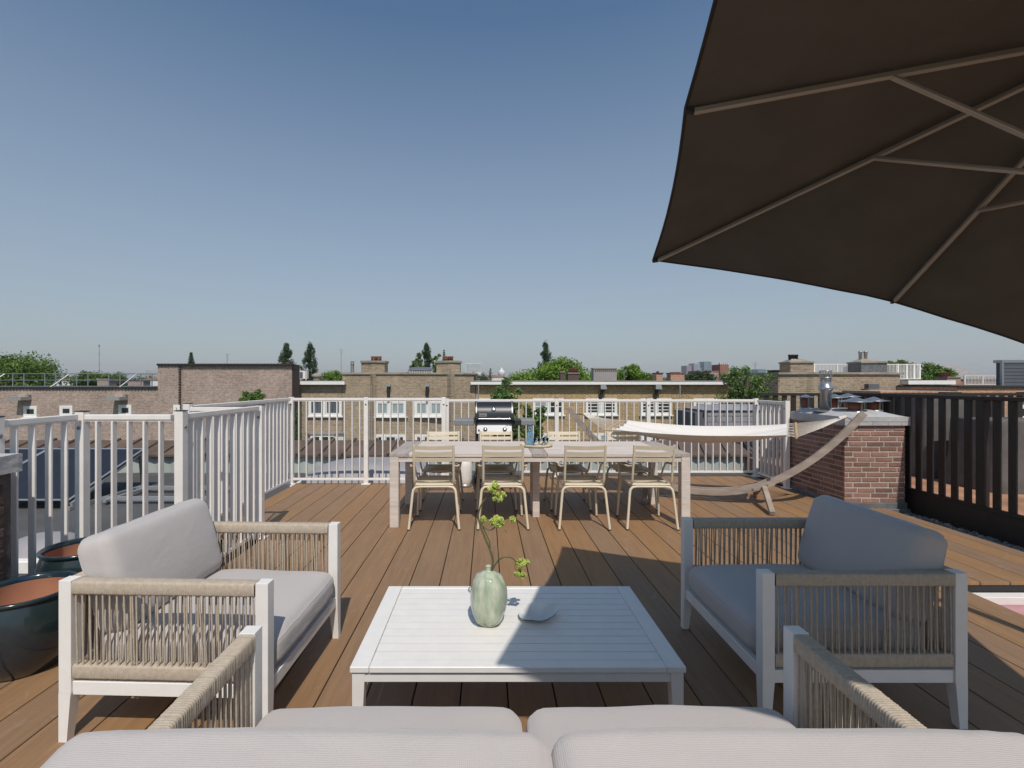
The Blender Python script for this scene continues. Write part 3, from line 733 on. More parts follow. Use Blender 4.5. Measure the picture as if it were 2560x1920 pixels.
for k in range(8):
    d = (rim[k]-apex); e = apex + d*.975 - nn*.018; s0 = apex + d*.03 - nn*.03
    rb = MB().bar(s0, e, .015, .021, nn, .003).build('rib', M['rib'], pa, True)
    MB().bar(e, apex + d*.998 - nn*.006, .014, .02, nn, .002).build('rib_tip', M['trim'], rb, True)
    a = apex + d*(.635/d.length) - nn*.03
    MB().bar(a, hub + (a-hub)*.06, .016, .014, nn, .003).build('strut', M['rib'], pa, True)
MB().tube([hub - nn*.04, hub + nn*.05], .055, 16).build('hub', M['rib'], pa, True)
MB().tube([hub + nn*.05, apex + nn*.10], .02, 12).build('inner_pole', M['rib'], pa, True)
top = Vector((3.42,1.2,2.72))
MB().tube([(3.45,1.2,.06),(3.45,1.2,1.3),(3.44,1.2,2.3),top], .036, 14).build('mast', M['rib'], pa, True)
MB().tube([top, top.lerp(apex+nn*.12,.3)+Vector((0,0,.16)), top.lerp(apex+nn*.12,.7)+Vector((0,0,.17)), apex+nn*.12], .028, 12).build('arm', M['rib'], pa, True)
m = MB(); m.box(3.0,3.9,1.15,1.25,0.002,.05,.004); m.box(3.4,3.5,.75,1.1499,0.002,.05,.004); m.box(3.4,3.5,1.2501,1.65,0.002,.05,.004); m.build('cross_base', M['rib'], pa, True)
#-#HAMMOCK
# ------------------------------------------------------------------ hammock stand and hammock
Rt, Lt = Vector((4.26,5.42,1.125)), Vector((1.12,6.57,1.125))
ax = (Lt-Rt); ax.z = 0; AL = ax.length; ax.normalize(); perp = Vector((-ax.y, ax.x, 0))
if perp.y > 0: perp = -perp           # points to the camera
hs = thing('hammock_stand', 'curved grey wooden hammock stand at the right end of the deck', 'hammock stand', ((Rt+Lt)/2).xy.to_3d())
def arcp(t_):  # t 0..1 right to left, shallow curve
    s = 2*t_-1; z = .115 + 1.01*abs(s)**2.25
    return Vector((Rt.x, Rt.y, 0)).lerp(Vector((Lt.x,Lt.y,0)), t_) + Vector((0,0,z))
def beam(t0, t1, off, w_, h_):
    n = 22; vs_ = []; fs = []
    for i in range(n+1):
        t_ = t0 + (t1-t0)*i/n; p = arcp(t_); d = (arcp(t_+.004)-arcp(t_-.004)).normalized(); up = perp.cross(d).normalized()
        if up.z < 0: up = -up
        for (a, b) in ((-1,-1),(1,-1),(1,1),(-1,1)): vs_.append(p + perp*(a*w_/2+off) + up*(b*h_/2))
    for i in range(n):
        for k in range(4): fs.append((i*4+k, i*4+(k+1)%4, (i+1)*4+(k+1)%4, (i+1)*4+k))
    fs += [(3,2,1,0), tuple(n*4+k for k in range(4))]
    return MB().add(vs_, fs)
beam(.0,.37,0,.05,.072).build('arm', M['arcwood'], hs, True)
beam(1.,.63,0,.05,.072).build('arm', M['arcwood'], hs, True)
for off in (-.052,.052): beam(.27,.73,off,.04,.07).build('centre_beam', M['arcwood'], hs, True)
for t_ in (.29,.335,.665,.71):
    p = arcp(t_); MB().tube([p+perp*.074, p+perp*.084], .011, 10).build('bolt', M['chrome'], hs, True)
for t_ in (.30,.70):
    p = arcp(t_)
    for sg in (1,-1):
        e = Vector((p.x,p.y,0)) + perp*sg*.52 + Vector((0,0,.03)); s_ = p + perp*sg*.078 - Vector((0,0,.02))
        MB().bar(s_, e, .055, .05, (0,0,1), .004).build('foot', M['arcwood'], hs, True)
hm = thing('hammock', 'cream canvas hammock with wooden spreader bars hung from its curved stand', 'hammock', (2.7,6.0,0))
Ln, Lf = Vector((1.47,6.0,.875)), Vector((1.9,6.75,.93)); Rn, Rf = Vector((3.42,5.3,.865)), Vector((3.886,6.04,.952))
ringL, ringR = P(1459,1035,6.5), P(2116,1042,5.5)
tipL, tipR = arcp(.985)-Vector((0,0,.03)), arcp(.02)-Vector((0,0,.03))
def cloth(i, j, off=0):
    a = Ln.lerp(Rn, i); b = Lf.lerp(Rf, i); p = a.lerp(b, j)
    sag = math.sin(math.pi*i)**.8
    p.z -= .16*sag*(.35+.9*math.sin(math.pi*j)) - .02
    p.z += .012*math.sin(9*j*math.pi + 2*i)*(1-.5*sag) + .008*noise.noise(Vector((i*3,j*14,1)))
    p = p + (b-a).normalized()*(.05*sag*(.5-j)*2)
    p.z += off
    return p
def inset(i): return .045 + .91*i
m = MB(); m.grid(lambda i,j: cloth(inset(i),j),48,26); m.grid(lambda i,j: cloth(inset(i),1-j,-.004),48,26); m.build('cloth', M['canvas'], hm, True)
for (a, b) in ((Ln,Lf),(Rn,Rf)):
    d = (b-a).normalized(); MB().tube([a-d*.03, a.lerp(b,.5)+Vector((0,0,.0)), b+d*.03], .014, 10).build('spreader_bar', M['pine'], hm, True)
for (a, b, rg, ii, tip) in ((Ln,Lf,ringL,0,tipL),(Rn,Rf,ringR,1,tipR)):
    m = MB()
    for k in range(14):
        q = a.lerp(b, k/13); cpt = cloth(inset(ii), k/13)
        m.tube([rg, rg.lerp(q,.5)-Vector((0,0,.012)), q, cpt], .0032, 5, False)
    m.tube([rg, rg.lerp(a.lerp(b,.5),.14)], [.02,.026], 8); m.build('suspension_cords', M['cord'], hm, True)
    m = MB(); d = tip-rg; n = max(3, int(d.length/.03))
    for k in range(n):
        c_ = rg + d*((k+.5)/n); up = Vector((0,0,1)) if k % 2 else perp
        pts = [c_ + d.normalized()*.02*math.cos(x) + up*.009*math.sin(x) for x in [2*math.pi*q/10 for q in range(10)]]
        m.tube(pts, .0032, 5, False, True)
    m.build('chain', M['chain'], hm, True)
# ------------------------------------------------------------------ barbecue
bq = thing('gas_barbecue', 'black lidded gas barbecue with steel side shelves against the back railing', 'barbecue', (.12,6.85,0))
bx0, bx1 = P(1187,0,6.62).x, P(1284,0,6.62).x; by = 6.55
lid_prof = [(by+.00,.955),(by+.005,1.04),(by+.03,1.11),(by+.08,1.165),(by+.16,1.195),(by+.30,1.195),(by+.42,1.15),(by+.48,1.07),(by+.49,.955)]
def extr(prof, x0, x1, sm=True):
    n = len(prof); vs_ = [(x0,y,z) for y,z in prof] + [(x1,y,z) for y,z in prof]
    mb = MB().add(vs_, [(i,i+1,n+i+1,n+i) for i in range(n-1)], sm); mb.add(vs_, [tuple(range(n))[::-1], tuple(range(n,2*n))]); return mb
lid = extr(lid_prof, bx0+.03, bx1-.03).build('lid', M['black'], bq, True)
big = [(y + (-.008 if y < by+.2 else .008), z + (.008 if z > 1 else 0)) for y, z in lid_prof]
for (a, b) in ((bx0+.0,bx0+.0295),(bx1-.0295,bx1)): extr(big, a, b).build('end_cap', M['blackm'], lid, True)
for (a, b) in ((bx0+.016,bx0+.0285),(bx1-.0285,bx1-.016)): extr([(y+(-.003 if y < by+.2 else .003), z+.003) for y, z in big[1:5]], a, b).build('end_trim', M['steel'], lid, True)
MB().lathe([(0,-.004),(.026,-.004),(.03,.002),(.022,.008),(0,.008)],n=22).xf(Matrix.Translation(((bx0+bx1)/2-.01,by+.022,1.10)) @ Matrix.Rotation(R(70),4,'X')).build('thermometer', M['chrome'], lid, True)
pl = MB().box(bx0+.06,bx0+.165,by-.008,by-.0005,1.0,1.045,.002).build('badge', M['steel'], lid, True)
def text(s, size, loc, rot, mat, parent, name='lettering', ext=.0006):
    c = bpy.data.curves.new(name, 'FONT'); c.body = s; c.size = size; c.extrude = ext; c.align_x = 'CENTER'; c.align_y = 'CENTER'
    o = bpy.data.objects.new(name, c); me = bpy.data.meshes.new_from_object(o); bpy.data.objects.remove(o)
    Mx = Matrix.Translation(loc) @ rot
    me.transform(Mx); 
    r = parent
    while r.parent: r = r.parent
    me.transform(Matrix.Translation(-r.location)); me.materials.append(mat); me.name = name
    q = bpy.data.objects.new(name, me); col.objects.link(q); q.parent = parent
text('weber', .034, ((bx0+.108),by-.009,1.022), Matrix.Rotation(R(90),4,'X'), M['blackm'], pl)
MB().tube([(bx0+.05,by-.045,.975),(bx1-.05,by-.045,.975)], .0115, 12).build('handle', M['chrome'], lid, True)
for x in (bx0+.035,bx1-.035): MB().box(x-.02,x+.02,by-.06,by-.001,.955,.995,.006).build('handle_mount', M['blackm'], lid, True)
MB().box(bx0+.005,bx1-.005,by+.02,by+.48,.87,.953,.01).build('cook_box', M['blackm'], bq, True)
cp_ = MB().add([(bx0+.03,by-.035,.775),(bx1-.03,by-.035,.775),(bx1-.03,by+.015,.905),(bx0+.03,by+.015,.905),(bx0+.03,by+.06,.775),(bx1-.03,by+.06,.775),(bx1-.03,by+.06,.905),(bx0+.03,by+.06,.905)],
   [(0,1,2,3),(4,7,6,5),(0,3,7,4),(1,5,6,2),(3,2,6,7),(0,4,5,1)]).build('control_panel', M['steel'], bq, True)
for x in (bx0+.145,bx1-.125):
    MB().lathe([(0,0),(.03,0),(.028,.008),(.022,.012),(.02,.035),(.0,.036)],n=22).xf(Matrix.Translation((x,by-.018,.83)) @ Matrix.Rotation(R(105),4,'X')).build('knob', M['chrome'], cp_, True)
MB().tube([(bx0+.058,by-.016,.82),(bx0+.058,by-.03,.818)], .012, 10).build('ignition_button', M['blackm'], cp_, True)
text('SPIRIT', .016, (bx1-.09,by-.002,.885), Matrix.Rotation(R(69),4,'X'), M['blackm'], cp_)
for (a, b) in ((bx0-.285,bx0-.008),(bx1+.1,bx1+.30)):
    MB().box(a,b,by+.04,by+.46,.88,.955,.006).build('side_shelf', M['steel'], bq, True)
MB().box(bx1+.008,bx1+.099,by+.05,by+.45,.875,.95,.006).build('shelf_bracket', M['blackm'], bq, True)
for (x, y) in ((bx0+.025,by+.03),(bx1-.025,by+.03),(bx0+.025,by+.45),(bx1-.025,by+.45)):
    MB().box(x-.016,x+.016,y-.016,y+.016,.08,.869).build('leg', M['blackm'], bq, True)
MB().box(bx0+.01,bx1-.01,by+.05,by+.44,.10,.14).build('lower_shelf', M['blackm'], bq, True)
for x in (bx0+.0,bx1-.0):
    w_ = MB().lathe([(0,-.02),(.07,-.02),(.078,0),(.07,.02),(0,.02)],n=20).xf(Matrix.Translation((x,by+.44,.078)) @ Matrix.Rotation(R(90),4,'Y')).build('wheel', M['blackm'], bq, True)
gt = thing('gas_bottle', 'white gas bottle on the deck left of the barbecue legs', 'gas bottle', (-.31,6.78,0))
MB().lathe([(0,.03),(.08,.03),(.095,.06),(.105,.12),(.105,.28),(.095,.35),(.07,.39),(0,.41)],n=28).build('tank', M['fwhite'], gt)
MB().lathe([(.085,0),(.09,0),(.09,.045),(.085,.045)],n=28).build('foot_ring', M['alu'], gt)
MB().lathe([(.055,.38),(.06,.38),(.06,.44),(.055,.44)],n=24).build('collar', M['fwhite'], gt)
MB().tube([(0,0,.40),(0,0,.47)],.02,10).build('valve', M['blackm'], gt)
m = MB().tube([(0,0,.45),(.08,-.05,.5),(.2,-.02,.45),(.33,.0,.62)],.009,7).build('gas_hose', M['blackm'], gt)
# ------------------------------------------------------------------ planters
def planter(label, x, y, s, h, seed):
    t = thing('planter', label, 'planter', (x,y,0), 0, 'glazed planters beside the left railing')
    pr = [(0,.0),(.62*s,.0),(.68*s,.02*h),(.92*s,.25*h),(1.06*s,.55*h),(1.03*s,.8*h),(.93*s,.93*h)]
    MB().lathe(pr,n=40).build('pot_body', M['pot'], t)
    MB().lathe([(.93*s,.93*h),(.97*s,.955*h),(1.0*s,.98*h),(.985*s,h),(.92*s,1.0*h),(.885*s,.97*h),(.88*s,.93*h)],n=40).build('rim', M['potrim'], t)
    MB().lathe([(.88*s,.93*h),(.93*s,.8*h),(.95*s,.6*h),(.93*s,.4*h),(0,.4*h)],n=40).build('inside', M['terra'], t)
planter('empty round dark blue glazed planter in front, cut by the left picture edge', -2.405, 2.50, .235, .40, 1)
planter('second empty glazed planter, behind the first against the left railing', -2.55, 3.03, .215, .44, 2)
#-#CHIMNEY
# ------------------------------------------------------------------ brick chimney on the deck
def brickstack(x0, x1, y0, y1, z0, z1, mat, mmat, parent, bl=.208, bh=.0605, mt=.0155, faces='fl', seed=1, name='brickwork'):
    rnd = random.Random(seed); pr = .006
    MB().box(x0+pr,x1-pr,y0+pr,y1-pr,z0,z1).build('mortar', mmat, parent, True)
    mb = MB(); rows = int((z1-z0)/bh)
    def row(L, shift):
        s = -shift; out = []
        while s < L:
            a, b = max(s,0)+ (mt/2 if s > 0 else 0), min(s+bl,L) - (mt/2 if s+bl < L else 0)
            if b-a > .02: out.append((a,b))
            s += bl
        return out
    for r in range(rows):
        z = z0 + r*bh + mt/2; sh = (r % 2)*bl/2 + (bl*.25 if r % 3 == 2 else 0)
        for (a,b) in row(x1-x0, sh):
            j = rnd.uniform(-.0022,.0022); k = rnd.uniform(-.002,.002)
            if 'f' in faces: mb.box(x0+a,x0+b,y0+j,y0+.05,z+k,z+bh-mt+k,.0025)
            if 'b' in faces: mb.box(x0+a,x0+b,y1-.05,y1+j,z+k,z+bh-mt+k,.0025)
        for (a,b) in row(y1-y0-.1, sh):
            j = rnd.uniform(-.002,.002)
            if 'l' in faces: mb.box(x0+j,x0+.05,y0+.05+a,y0+.05+b,z,z+bh-mt,.0025)
            if 'r' in faces: mb.box(x1-.05,x1+j,y0+.05+a,y0+.05+b,z,z+bh-mt,.0025)
    return mb.build(name, mat, parent, True)
bc = thing('brick_chimney', 'red brick chimney with grey cap and metal flue cowls at deck edge', 'chimney', (4.56,6.16,-.1))
brickstack(4.21,4.925,5.65,6.68,.05,.96,M['redbrick'],M['mortar'],bc,faces='flbr',seed=2)
m = MB(); m.box(4.195,4.94,5.635,6.695,-.3,.055,.004); m.box(4.185,4.95,5.60,6.70,-.3,-.012,.004); m.build('lead_flashing', M['lead'], bc, True)
def capfn(i, j):
    x = 4.195+(.765)*i; y = 5.62+1.09*j; e = (1-abs(2*i-1)**3.2)*(1-abs(2*j-1)**3.2)
    return (x, y, 1.065+.075*e+.004*noise.noise(Vector((x*9,y*9,0))))
m = MB().grid(capfn,20,24); m.box(4.195,4.96,5.62,6.71,.965,1.066)
m.build('cap', M['cap'], bc, True)
m = MB()
for k, x in enumerate((4.36,4.52,4.70,4.86)): m.box(x-.0015,x+.0015,5.6185,5.62,.967,1.01)
m.box(4.196,4.959,5.6185,5.62,1.008,1.0105); m.build('cap_joints', M['dkmortar'], bc, True)
def cowl(x, y, r, zr, zb=1.10):
    c = MB().lathe([(r*.55,zb-.02),(r*.55,zb+.03),(r*.50,zb+.03),(r*.50,zb-.02)],x,y,0,24)
    o = c.build('flue_collar', M['galv'], bc, True)
    MB().lathe([(0,zr+r*.32),(r*.15,zr+r*.27),(r*.5,zr+r*.12),(r*.95,zr+.006),(r,zr),(r*.9,zr-.002),(0,zr+r*.2)],x,y,0,32).build('cowl_hat', M['galv'], o, True)
    m = MB()
    for k in range(3):
        a = 2*math.pi*k/3+.5; m.bar((x+r*.52*math.cos(a),y+r*.52*math.sin(a),zb+.01),(x+r*.62*math.cos(a),y+r*.62*math.sin(a),zr+r*.1),.02,.004)
    m.build('cowl_strut', M['galv'], o, True)
    MB().lathe([(0,zb+.0),(r*.42,zb+.0),(r*.42,zr-.01),(0,zr-.01)],x,y,0,20).build('flue_liner', M['pots'], o, True)
cowl(4.50,5.86,.18,1.235); cowl(4.83,5.99,.165,1.24); cowl(4.53,6.27,.16,1.272); cowl(4.80,6.38,.15,1.28); cowl(4.33,6.52,.11,1.27)
def pipe():
    x, y = 4.32, 6.12
    o = MB().lathe([(0,1.09),(.062,1.09),(.062,1.36),(.075,1.37),(.085,1.40),(.075,1.42),(.06,1.43),(.06,1.52),(.07,1.525),(.07,1.535),(.06,1.54),(0,1.54)],x,y,0,28).build('flue_pipe', M['galv'], bc, True)
    MB().box(x+.06,x+.14,y-.01,y+.01,1.385,1.42,.002).build('clamp', M['galv'], o, True)
    m = MB()
    for k in range(14):
        a = 2*math.pi*k/14; m.bar((x+.066*math.cos(a),y+.066*math.sin(a),1.54),(x+.066*math.cos(a),y+.066*math.sin(a),1.61),.006,.003)
    m.lathe([(0,1.612),(.07,1.612),(.072,1.62),(0,1.625)],x,y,0,24); m.build('cage', M['galv'], o, True)
    MB().lathe([(.13,1.098),(.13,1.104),(.06,1.125),(.06,1.1)],x,y,0,24).build('pipe_skirt', M['lead'], o, True)
pipe()
bp_ = thing('brick_pillar', 'brick pillar coloured as in shade, with weathered grey cap at the left picture edge', 'pillar', (-3.0,2.35,-.3))
brickstack(-3.35,-2.68,1.95,2.715,-.3,.965,M['dkbrick'],M['dkmortar'],bp_,faces='fr',seed=9)  # shade of the visible side is put into the dark brick and mortar
m = MB().grid(lambda i,j: (-3.38+.715*i, 1.92+.835*j, 1.062+.02*(1-abs(2*i-1)**3)*(1-abs(2*j-1)**3)+.008*noise.noise(Vector((i*9,j*9,0)))),16,18)
m.grid(lambda i,j: (-2.665+.007*noise.noise(Vector((j*14,i*5,3))), 1.92+.835*j, 1.062-.10*i-.0*j),6,26); m.grid(lambda i,j: (-2.665-.7*i, 2.755, 1.062-.10*j),3,3)
m.box(-3.38,-2.675,1.925,2.75,.966,1.058); m.build('cap', M['cap'], bp_, True)
# ------------------------------------------------------------------ black fence and neighbour terrace
bf = thing('black_fence', 'black stained wooden slat fence on the right edge of the deck', 'fence', (5.0,5.2,-.3))
MB().box(4.985,5.02,1.0,6.9,-.3,.185).build('base_board', M['blackw'], bf, True)
MB().box(4.97,5.06,1.0,6.9,1.29,1.33,.004).build('top_rail', M['blackw'], bf, True)
MB().box(4.985,5.03,1.0,6.9,.186,.225,.003).build('bottom_rail', M['blackw'], bf, True)
y = 1.154; k = 3
while y < 6.85:
    wd = .035 if k % 8 != 5 else .042
    MB().box(4.975 if wd > .04 else 4.99,5.035 if wd > .04 else 5.012,y-wd,y+wd,.226,1.289,.002).build('post' if wd > .04 else 'board', M['blackw'], bf, True)
    y += .142; k += 1
tag(MB().box(5.05,10.5,-2.0,9.4,-.28,.02).build('neighbour_terrace', M['orange']), kind='structure')
cv = thing('covered_furniture', 'tall grey fabric covered furniture behind the black fence', 'cover', (7.0,7.5,.02))
def cover(x0,x1,y0,y1,z1,seed,t):
    def fn(i,j):
        a = 2*math.pi*i; s = 1-.12*j; cx, cy = (x0+x1)/2,(y0+y1)/2
        k = 1/max(abs(math.cos(a)),abs(math.sin(a)))**.8
        w_ = .05*noise.noise(Vector((math.cos(a)*5+seed,math.sin(a)*5,j*2)))
        return (cx+(x1-x0)/2*s*k*math.cos(a)*(1+w_)*(.0 if j > .999 else 1), cy+(y1-y0)/2*s*k*math.sin(a)*(1+w_)*(.0 if j > .999 else 1), .02+z1*min(1,j*1.15))
    MB().grid(fn,40,14).build('cover', M['greycover'], t, True)
cover(6.6,7.4,7.2,7.9,1.22,1,cv)
c2 = thing('covered_furniture', 'low dark covered garden seat further right behind the black fence', 'cover', (7.1,6.6,.02)); cover(6.6,7.7,6.2,7.0,.95,4,c2)
b2 = thing('black_fence', 'second black slat fence further back across the neighbouring terrace', 'fence', (7.5,9.0,0))
m = MB(); MB().box(5.1,10.5,8.98,9.04,1.22,1.27).build('top_rail', M['blackw'], b2, True)
x = 5.2
while x < 10.4: MB().box(x,x+.09,9.0,9.02,.05,1.219).build('board', M['blackw'], b2, True); x += .17
# hatch opening with white frame and pink things
MB_ = MB(); MB_.box(3.40,4.64,2.19,2.205,-.3,-.002); 
hf = thing('roof_hatch', 'white framed hatch opening in the deck at right picture edge', 'hatch', (4.0,2.9,-.3))
MB().box(3.36,4.7,3.45,3.53,-.16,-.075,.003).build('frame', M['fwhite'], hf, True); MB().box(3.36,4.7,2.2,2.26,-.16,-.075,.003).build('frame', M['fwhite'], hf, True)
MB().tube([(3.36,3.40,-.16),(4.7,3.40,-.16)],.05,14).build('pink_seal', M['pink'], hf, True)
MB().grid(lambda i,j: (3.38+1.28*i, 2.22+1.12*j, -.235+.012*noise.noise(Vector((i*8,j*8,0)))),20,18).build('patterned_cover', M['floral'], hf, True)
tag(MB().box(3.395,4.66,3.5355,3.5395,-.2,-.026).build('hatch_rim', M['blackm']), 'dark edge board under the cut deck ends at the hatch', 'board')
#-#ROOF
# ------------------------------------------------------------------ things on the flat roof
sp_ = thing('solar_panel', 'tilted dark blue solar panels behind the left railing', 'solar panel', (-7.5,7.4,-.3))
a0, a1 = Vector((-10.5,6.65,-.16)), Vector((-5.78,6.65,-.16)); b0, b1 = Vector((-10.5,8.0,.36)), Vector((-5.70,8.0,.36))
up = (b1-a1).cross(a1-a0).normalized(); up = up if up.z > 0 else -up
for k in range(3):
    p = a0.lerp(a1,k/3+.003); q = a0.lerp(a1,(k+1)/3-.003); r = b0.lerp(b1,k/3+.003); s_ = b0.lerp(b1,(k+1)/3-.003)
    vs8 = [p,q,s_,r,p-up*.035,q-up*.035,s_-up*.035,r-up*.035]
    pn = MB().add(vs8,[(0,1,2,3),(4,7,6,5),(0,4,5,1),(1,5,6,2),(2,6,7,3),(3,7,4,0)]).build('panel', M['solar'], sp_, True)
    m = MB()
    for (u1,u2) in ((p,q),(q,s_),(s_,r),(r,p)): m.bar(u1+up*.002, u2+up*.002, .03, .012, up)
    m.build('frame', M['alu'], pn, True)
for x in (-5.76,-7.3,-8.9):
    m = MB(); m.bar((x,6.6,-.27),(x,8.15,-.27),.05,.05); m.bar((x,8.05,-.27),(x,7.98,.33),.05,.05); m.bar((x,6.65,-.22),(x,8.0,.30),.04,.04); m.build('support', M['alu'], sp_, True)
s2 = thing('mounting_rail', 'pale metal mounting rails on the roof right of the solar panels', 'rail', (-5.2,7.2,-.3))
m = MB(); m.bar((-5.6,7.0,-.22),(-4.0,7.0,-.22),.06,.05); m.bar((-5.6,7.7,-.22),(-4.0,7.7,-.22),.06,.05); m.bar((-5.5,6.9,-.24),(-5.5,7.8,-.24),.05,.04); m.build('rail', M['alu'], s2, True)
def skylight(label, x, y, w_, d_, h_, z):
    t = thing('skylight', label, 'skylight', (x,y,z))
    MB().box(-w_/2-.08,w_/2+.08,-d_/2-.08,d_/2+.08,0,.12,.01).build('curb', M['fwhite'], t)
    def fn(i,j):
        e = (1-abs(2*i-1)**2.6)*(1-abs(2*j-1)**2.6)
        return (-w_/2+w_*i,-d_/2+d_*j,.121+h_*e**.5)
    MB().grid(fn,24,20).build('dome', M['dome'], t)
skylight('large domed skylight on the flat roof behind the back railing', -1.95, 8.35, 2.25, 1.2, .33, -.3)
skylight('small white skylight dome below the left railing', -4.38, 4.75, .58, .5, .15, -.3)
# corrugated upstand with brown tiled ridge along the roof edge
up_ = thing('roof_edge', 'mint corrugated upstand with brown tiled coping along the roof edge', 'roof edge', (0,9.4,-.3))
def corr(i, j): x = -16+32*i; return (x, 9.4-.02*math.sin(x*2*math.pi/.28), -.3+.36*j)
MB().grid(corr,900,1).build('corrugated_sheet', M['mint'], up_, True)
m = MB(); x = -16
MB().add([(-16,9.30,.07),(16,9.30,.07),(16,9.85,.285),(-16,9.85,.285),(-16,9.30,.03),(16,9.30,.03),(16,9.85,.2),(-16,9.85,.2)],[(0,1,2,3),(4,7,6,5),(0,4,5,1),(2,6,7,3)]).build('tiled_slope', M['brown'], up_, True)
while x < 16: m.bar((x,9.28,.075),(x+.10,9.88,.31),.045,.05); x += .44
m.build('ridge_battens', M['brown'], up_, True)
gb = thing('clad_chimney', 'grey slate clad box with domed top behind the railing near the hammock', 'chimney', (6.2,12.0,-3))
def XZ(u, v, Y): return ((u-1217)/1200*Y, 1.47-(v-956)/1200*Y)
xa, zt_ = XZ(1768,1026,12); xb, zb2 = XZ(1985,1100,12)
m = MB(); m.box(xa,xb,12.04,13.4,-13,zt_); rw_ = (zt_-zb2)/5
for r in range(5):
    for k in range(6):
        x_ = xa+k*.42-(.2 if r % 2 else 0); m.box(max(x_,xa)+.006,min(x_+.415,xb),12.0+.005*(r%2),12.038,zb2+rw_*r+.006,zb2+rw_*(r+1)-.006,.006)
m.build('cladding', M['clad'], gb, True)
MB().box(XZ(1742,0,12)[0],xa-.003,12.1,13.4,-13,zt_-.06).build('shade_side', M['slate'], gb, True)  # left side's shade painted as a darker slate colour
MB().grid(lambda i,j: (xa-.05+(xb-xa+.1)*i,11.95+1.5*j,zt_+.004+.12*(1-abs(2*i-1)**3)*(1-abs(2*j-1)**3)),14,10).build('cap', M['clad'], gb, True)
#-#BUILDINGS
# ------------------------------------------------------------------ houses across the courtyard
def X_(u, Y): return (u-U0)/FPX*Y
def Z_(v, Y): return HC-(v-V0)/FPX*Y
def fbox(mb, u0, u1, v0, v1, Y, d0, d1):
    """box whose front outline at depth Y matches a rectangle of the photo; d0/d1 in front of / behind Y"""
    return mb.box(X_(u0,Y), X_(u1,Y), Y-d0, Y+d1, Z_(v1,Y), Z_(v0,Y))
def window(par, u0, u1, v0, v1, Y, cols, pane='glass', bars=0, sill=True, fr=.13, rows=1, light=None):
    x0, x1, z0, z1 = X_(u0,Y), X_(u1,Y), Z_(v1,Y), Z_(v0,Y)
    m = MB(); yf, yb = Y-.09, Y-.005
    m.box(x0,x1,yf,yb,z1-fr,z1); m.box(x0,x1,yf,yb,z0,z0+fr)
    m.box(x0,x0+fr,yf,yb,z0+fr+.002,z1-fr-.002); m.box(x1-fr,x1,yf,yb,z0+fr+.002,z1-fr-.002)
    cs = [0]+cols+[1]; L = x1-x0
    for c in cols: m.box(x0+L*c-fr*.75,x0+L*c+fr*.75,yf,yb,z0+fr+.002,z1-fr-.002)
    wf = m.build('window', M['wpvc'], par, True)
    if sill: MB().box(x0-.12,x1+.12,Y-.2,yb,z0-.10,z0-.003).build('sill', M['wpvc'], wf, True)
    for i in range(len(cs)-1):
        a = x0+L*cs[i]+fr*.7; b = x0+L*cs[i+1]-fr*.7
        mat = M[pane if isinstance(pane,str) else pane[i % len(pane)]]
        MB().box(a,b,Y-.03,Y-.012,z0+fr-.02,z1-fr+.02).build('pane', mat, wf, True)
        if bars:
            m = MB()
            for k in range(1,bars+1): zz = z0+fr+(z1-z0-2*fr)*k/(bars+1); m.box(a,b,Y-.06,Y-.031,zz-.03,zz+.03)
            m.build('glazing_bars', M['wpvc'], wf, True)
        # sash inside the pane
        m = MB(); s_ = .07; za, zb_ = z0+fr+.003, z1-fr-.003; a2, b2_ = a+.035, b-.035
        for q in ((a2,b2_,za,za+s_),(a2,b2_,zb_-s_,zb_),(a2,a2+s_,za+s_+.002,zb_-s_-.002),(b2_-s_,b2_,za+s_+.002,zb_-s_-.002)): m.box(q[0],q[1],Y-.075,Y-.032,q[2],q[3])
        m.build('sash', M['wpvc'], wf, True)
    return wf
def chimney_pots(par, us, v0, v1, Y, r=.13):
    for u in us:
        MB().lathe([(0,Z_(v1,Y)),(r,Z_(v1,Y)),(r*.85,Z_(v0,Y)-.1),(r*1.1,Z_(v0,Y)-.05),(r*1.05,Z_(v0,Y)),(0,Z_(v0,Y))],X_(u,Y),Y+.3,0,10).build('chimney_pot', M['pots'], par, True)
ZB = -13
# left house row, low part and tall part
Y = 38
hb_ = thing('brick_house', 'low pinkish brown brick building at far left with small square windows', 'house', (X_(180,Y),Y,ZB))
MB().box(X_(-330,Y),X_(401,Y),Y,Y+9,ZB,Z_(972,Y)).build('wall', M['brickP'], hb_, True)
m = MB(); x = X_(-330,Y)
MB().box(x,X_(400,Y),Y-.10,Y+9,Z_(972,Y)+.003,Z_(968.5,Y)).build('roof', M['tile'], hb_, True)
while x < X_(400,Y)-.2: m.tube([(x+.12,Y-.14,Z_(970,Y)),(x+.12,Y+.3,Z_(970,Y))],.09,8); x += .26
m.build('roof_tiles', M['tile'], hb_, True)
for (a,b,c,d) in ((61,94,1015,1043),(151,183,1014,1041),(298,330,1012,1040),(436,451,1012,1040)):
    if a < 400: window(hb_,a,b,c,d,Y,[],fr=.17)
for (a,b) in ((70,100),(150,182),(188,232),(262,296),(300,338),(346,366)):
    window(hb_,a,b,1101,1124,Y,[],'glassl',fr=.13)
for u in (46,287):
    o = MB(); fbox(o,u,u+33,992,1000,Y,.9,-.003); o.build('flue_box', M['alu'], hb_, True)
    MB().tube([(X_(u+29,Y),Y-.15,Z_(986,Y)),(X_(u+29,Y),Y-.15,Z_(1001,Y))],.13,10).build('vent_pipe', M['galv'], hb_, True)
hc = thing('brick_house', 'tall windowless brick block rising behind the left railing', 'house', (X_(560,Y),Y,ZB))
MB().box(X_(401,Y),X_(456,Y),Y-.3,Y+1.35,ZB,Z_(914,Y)).build('wall', M['brickP'], hc, True)
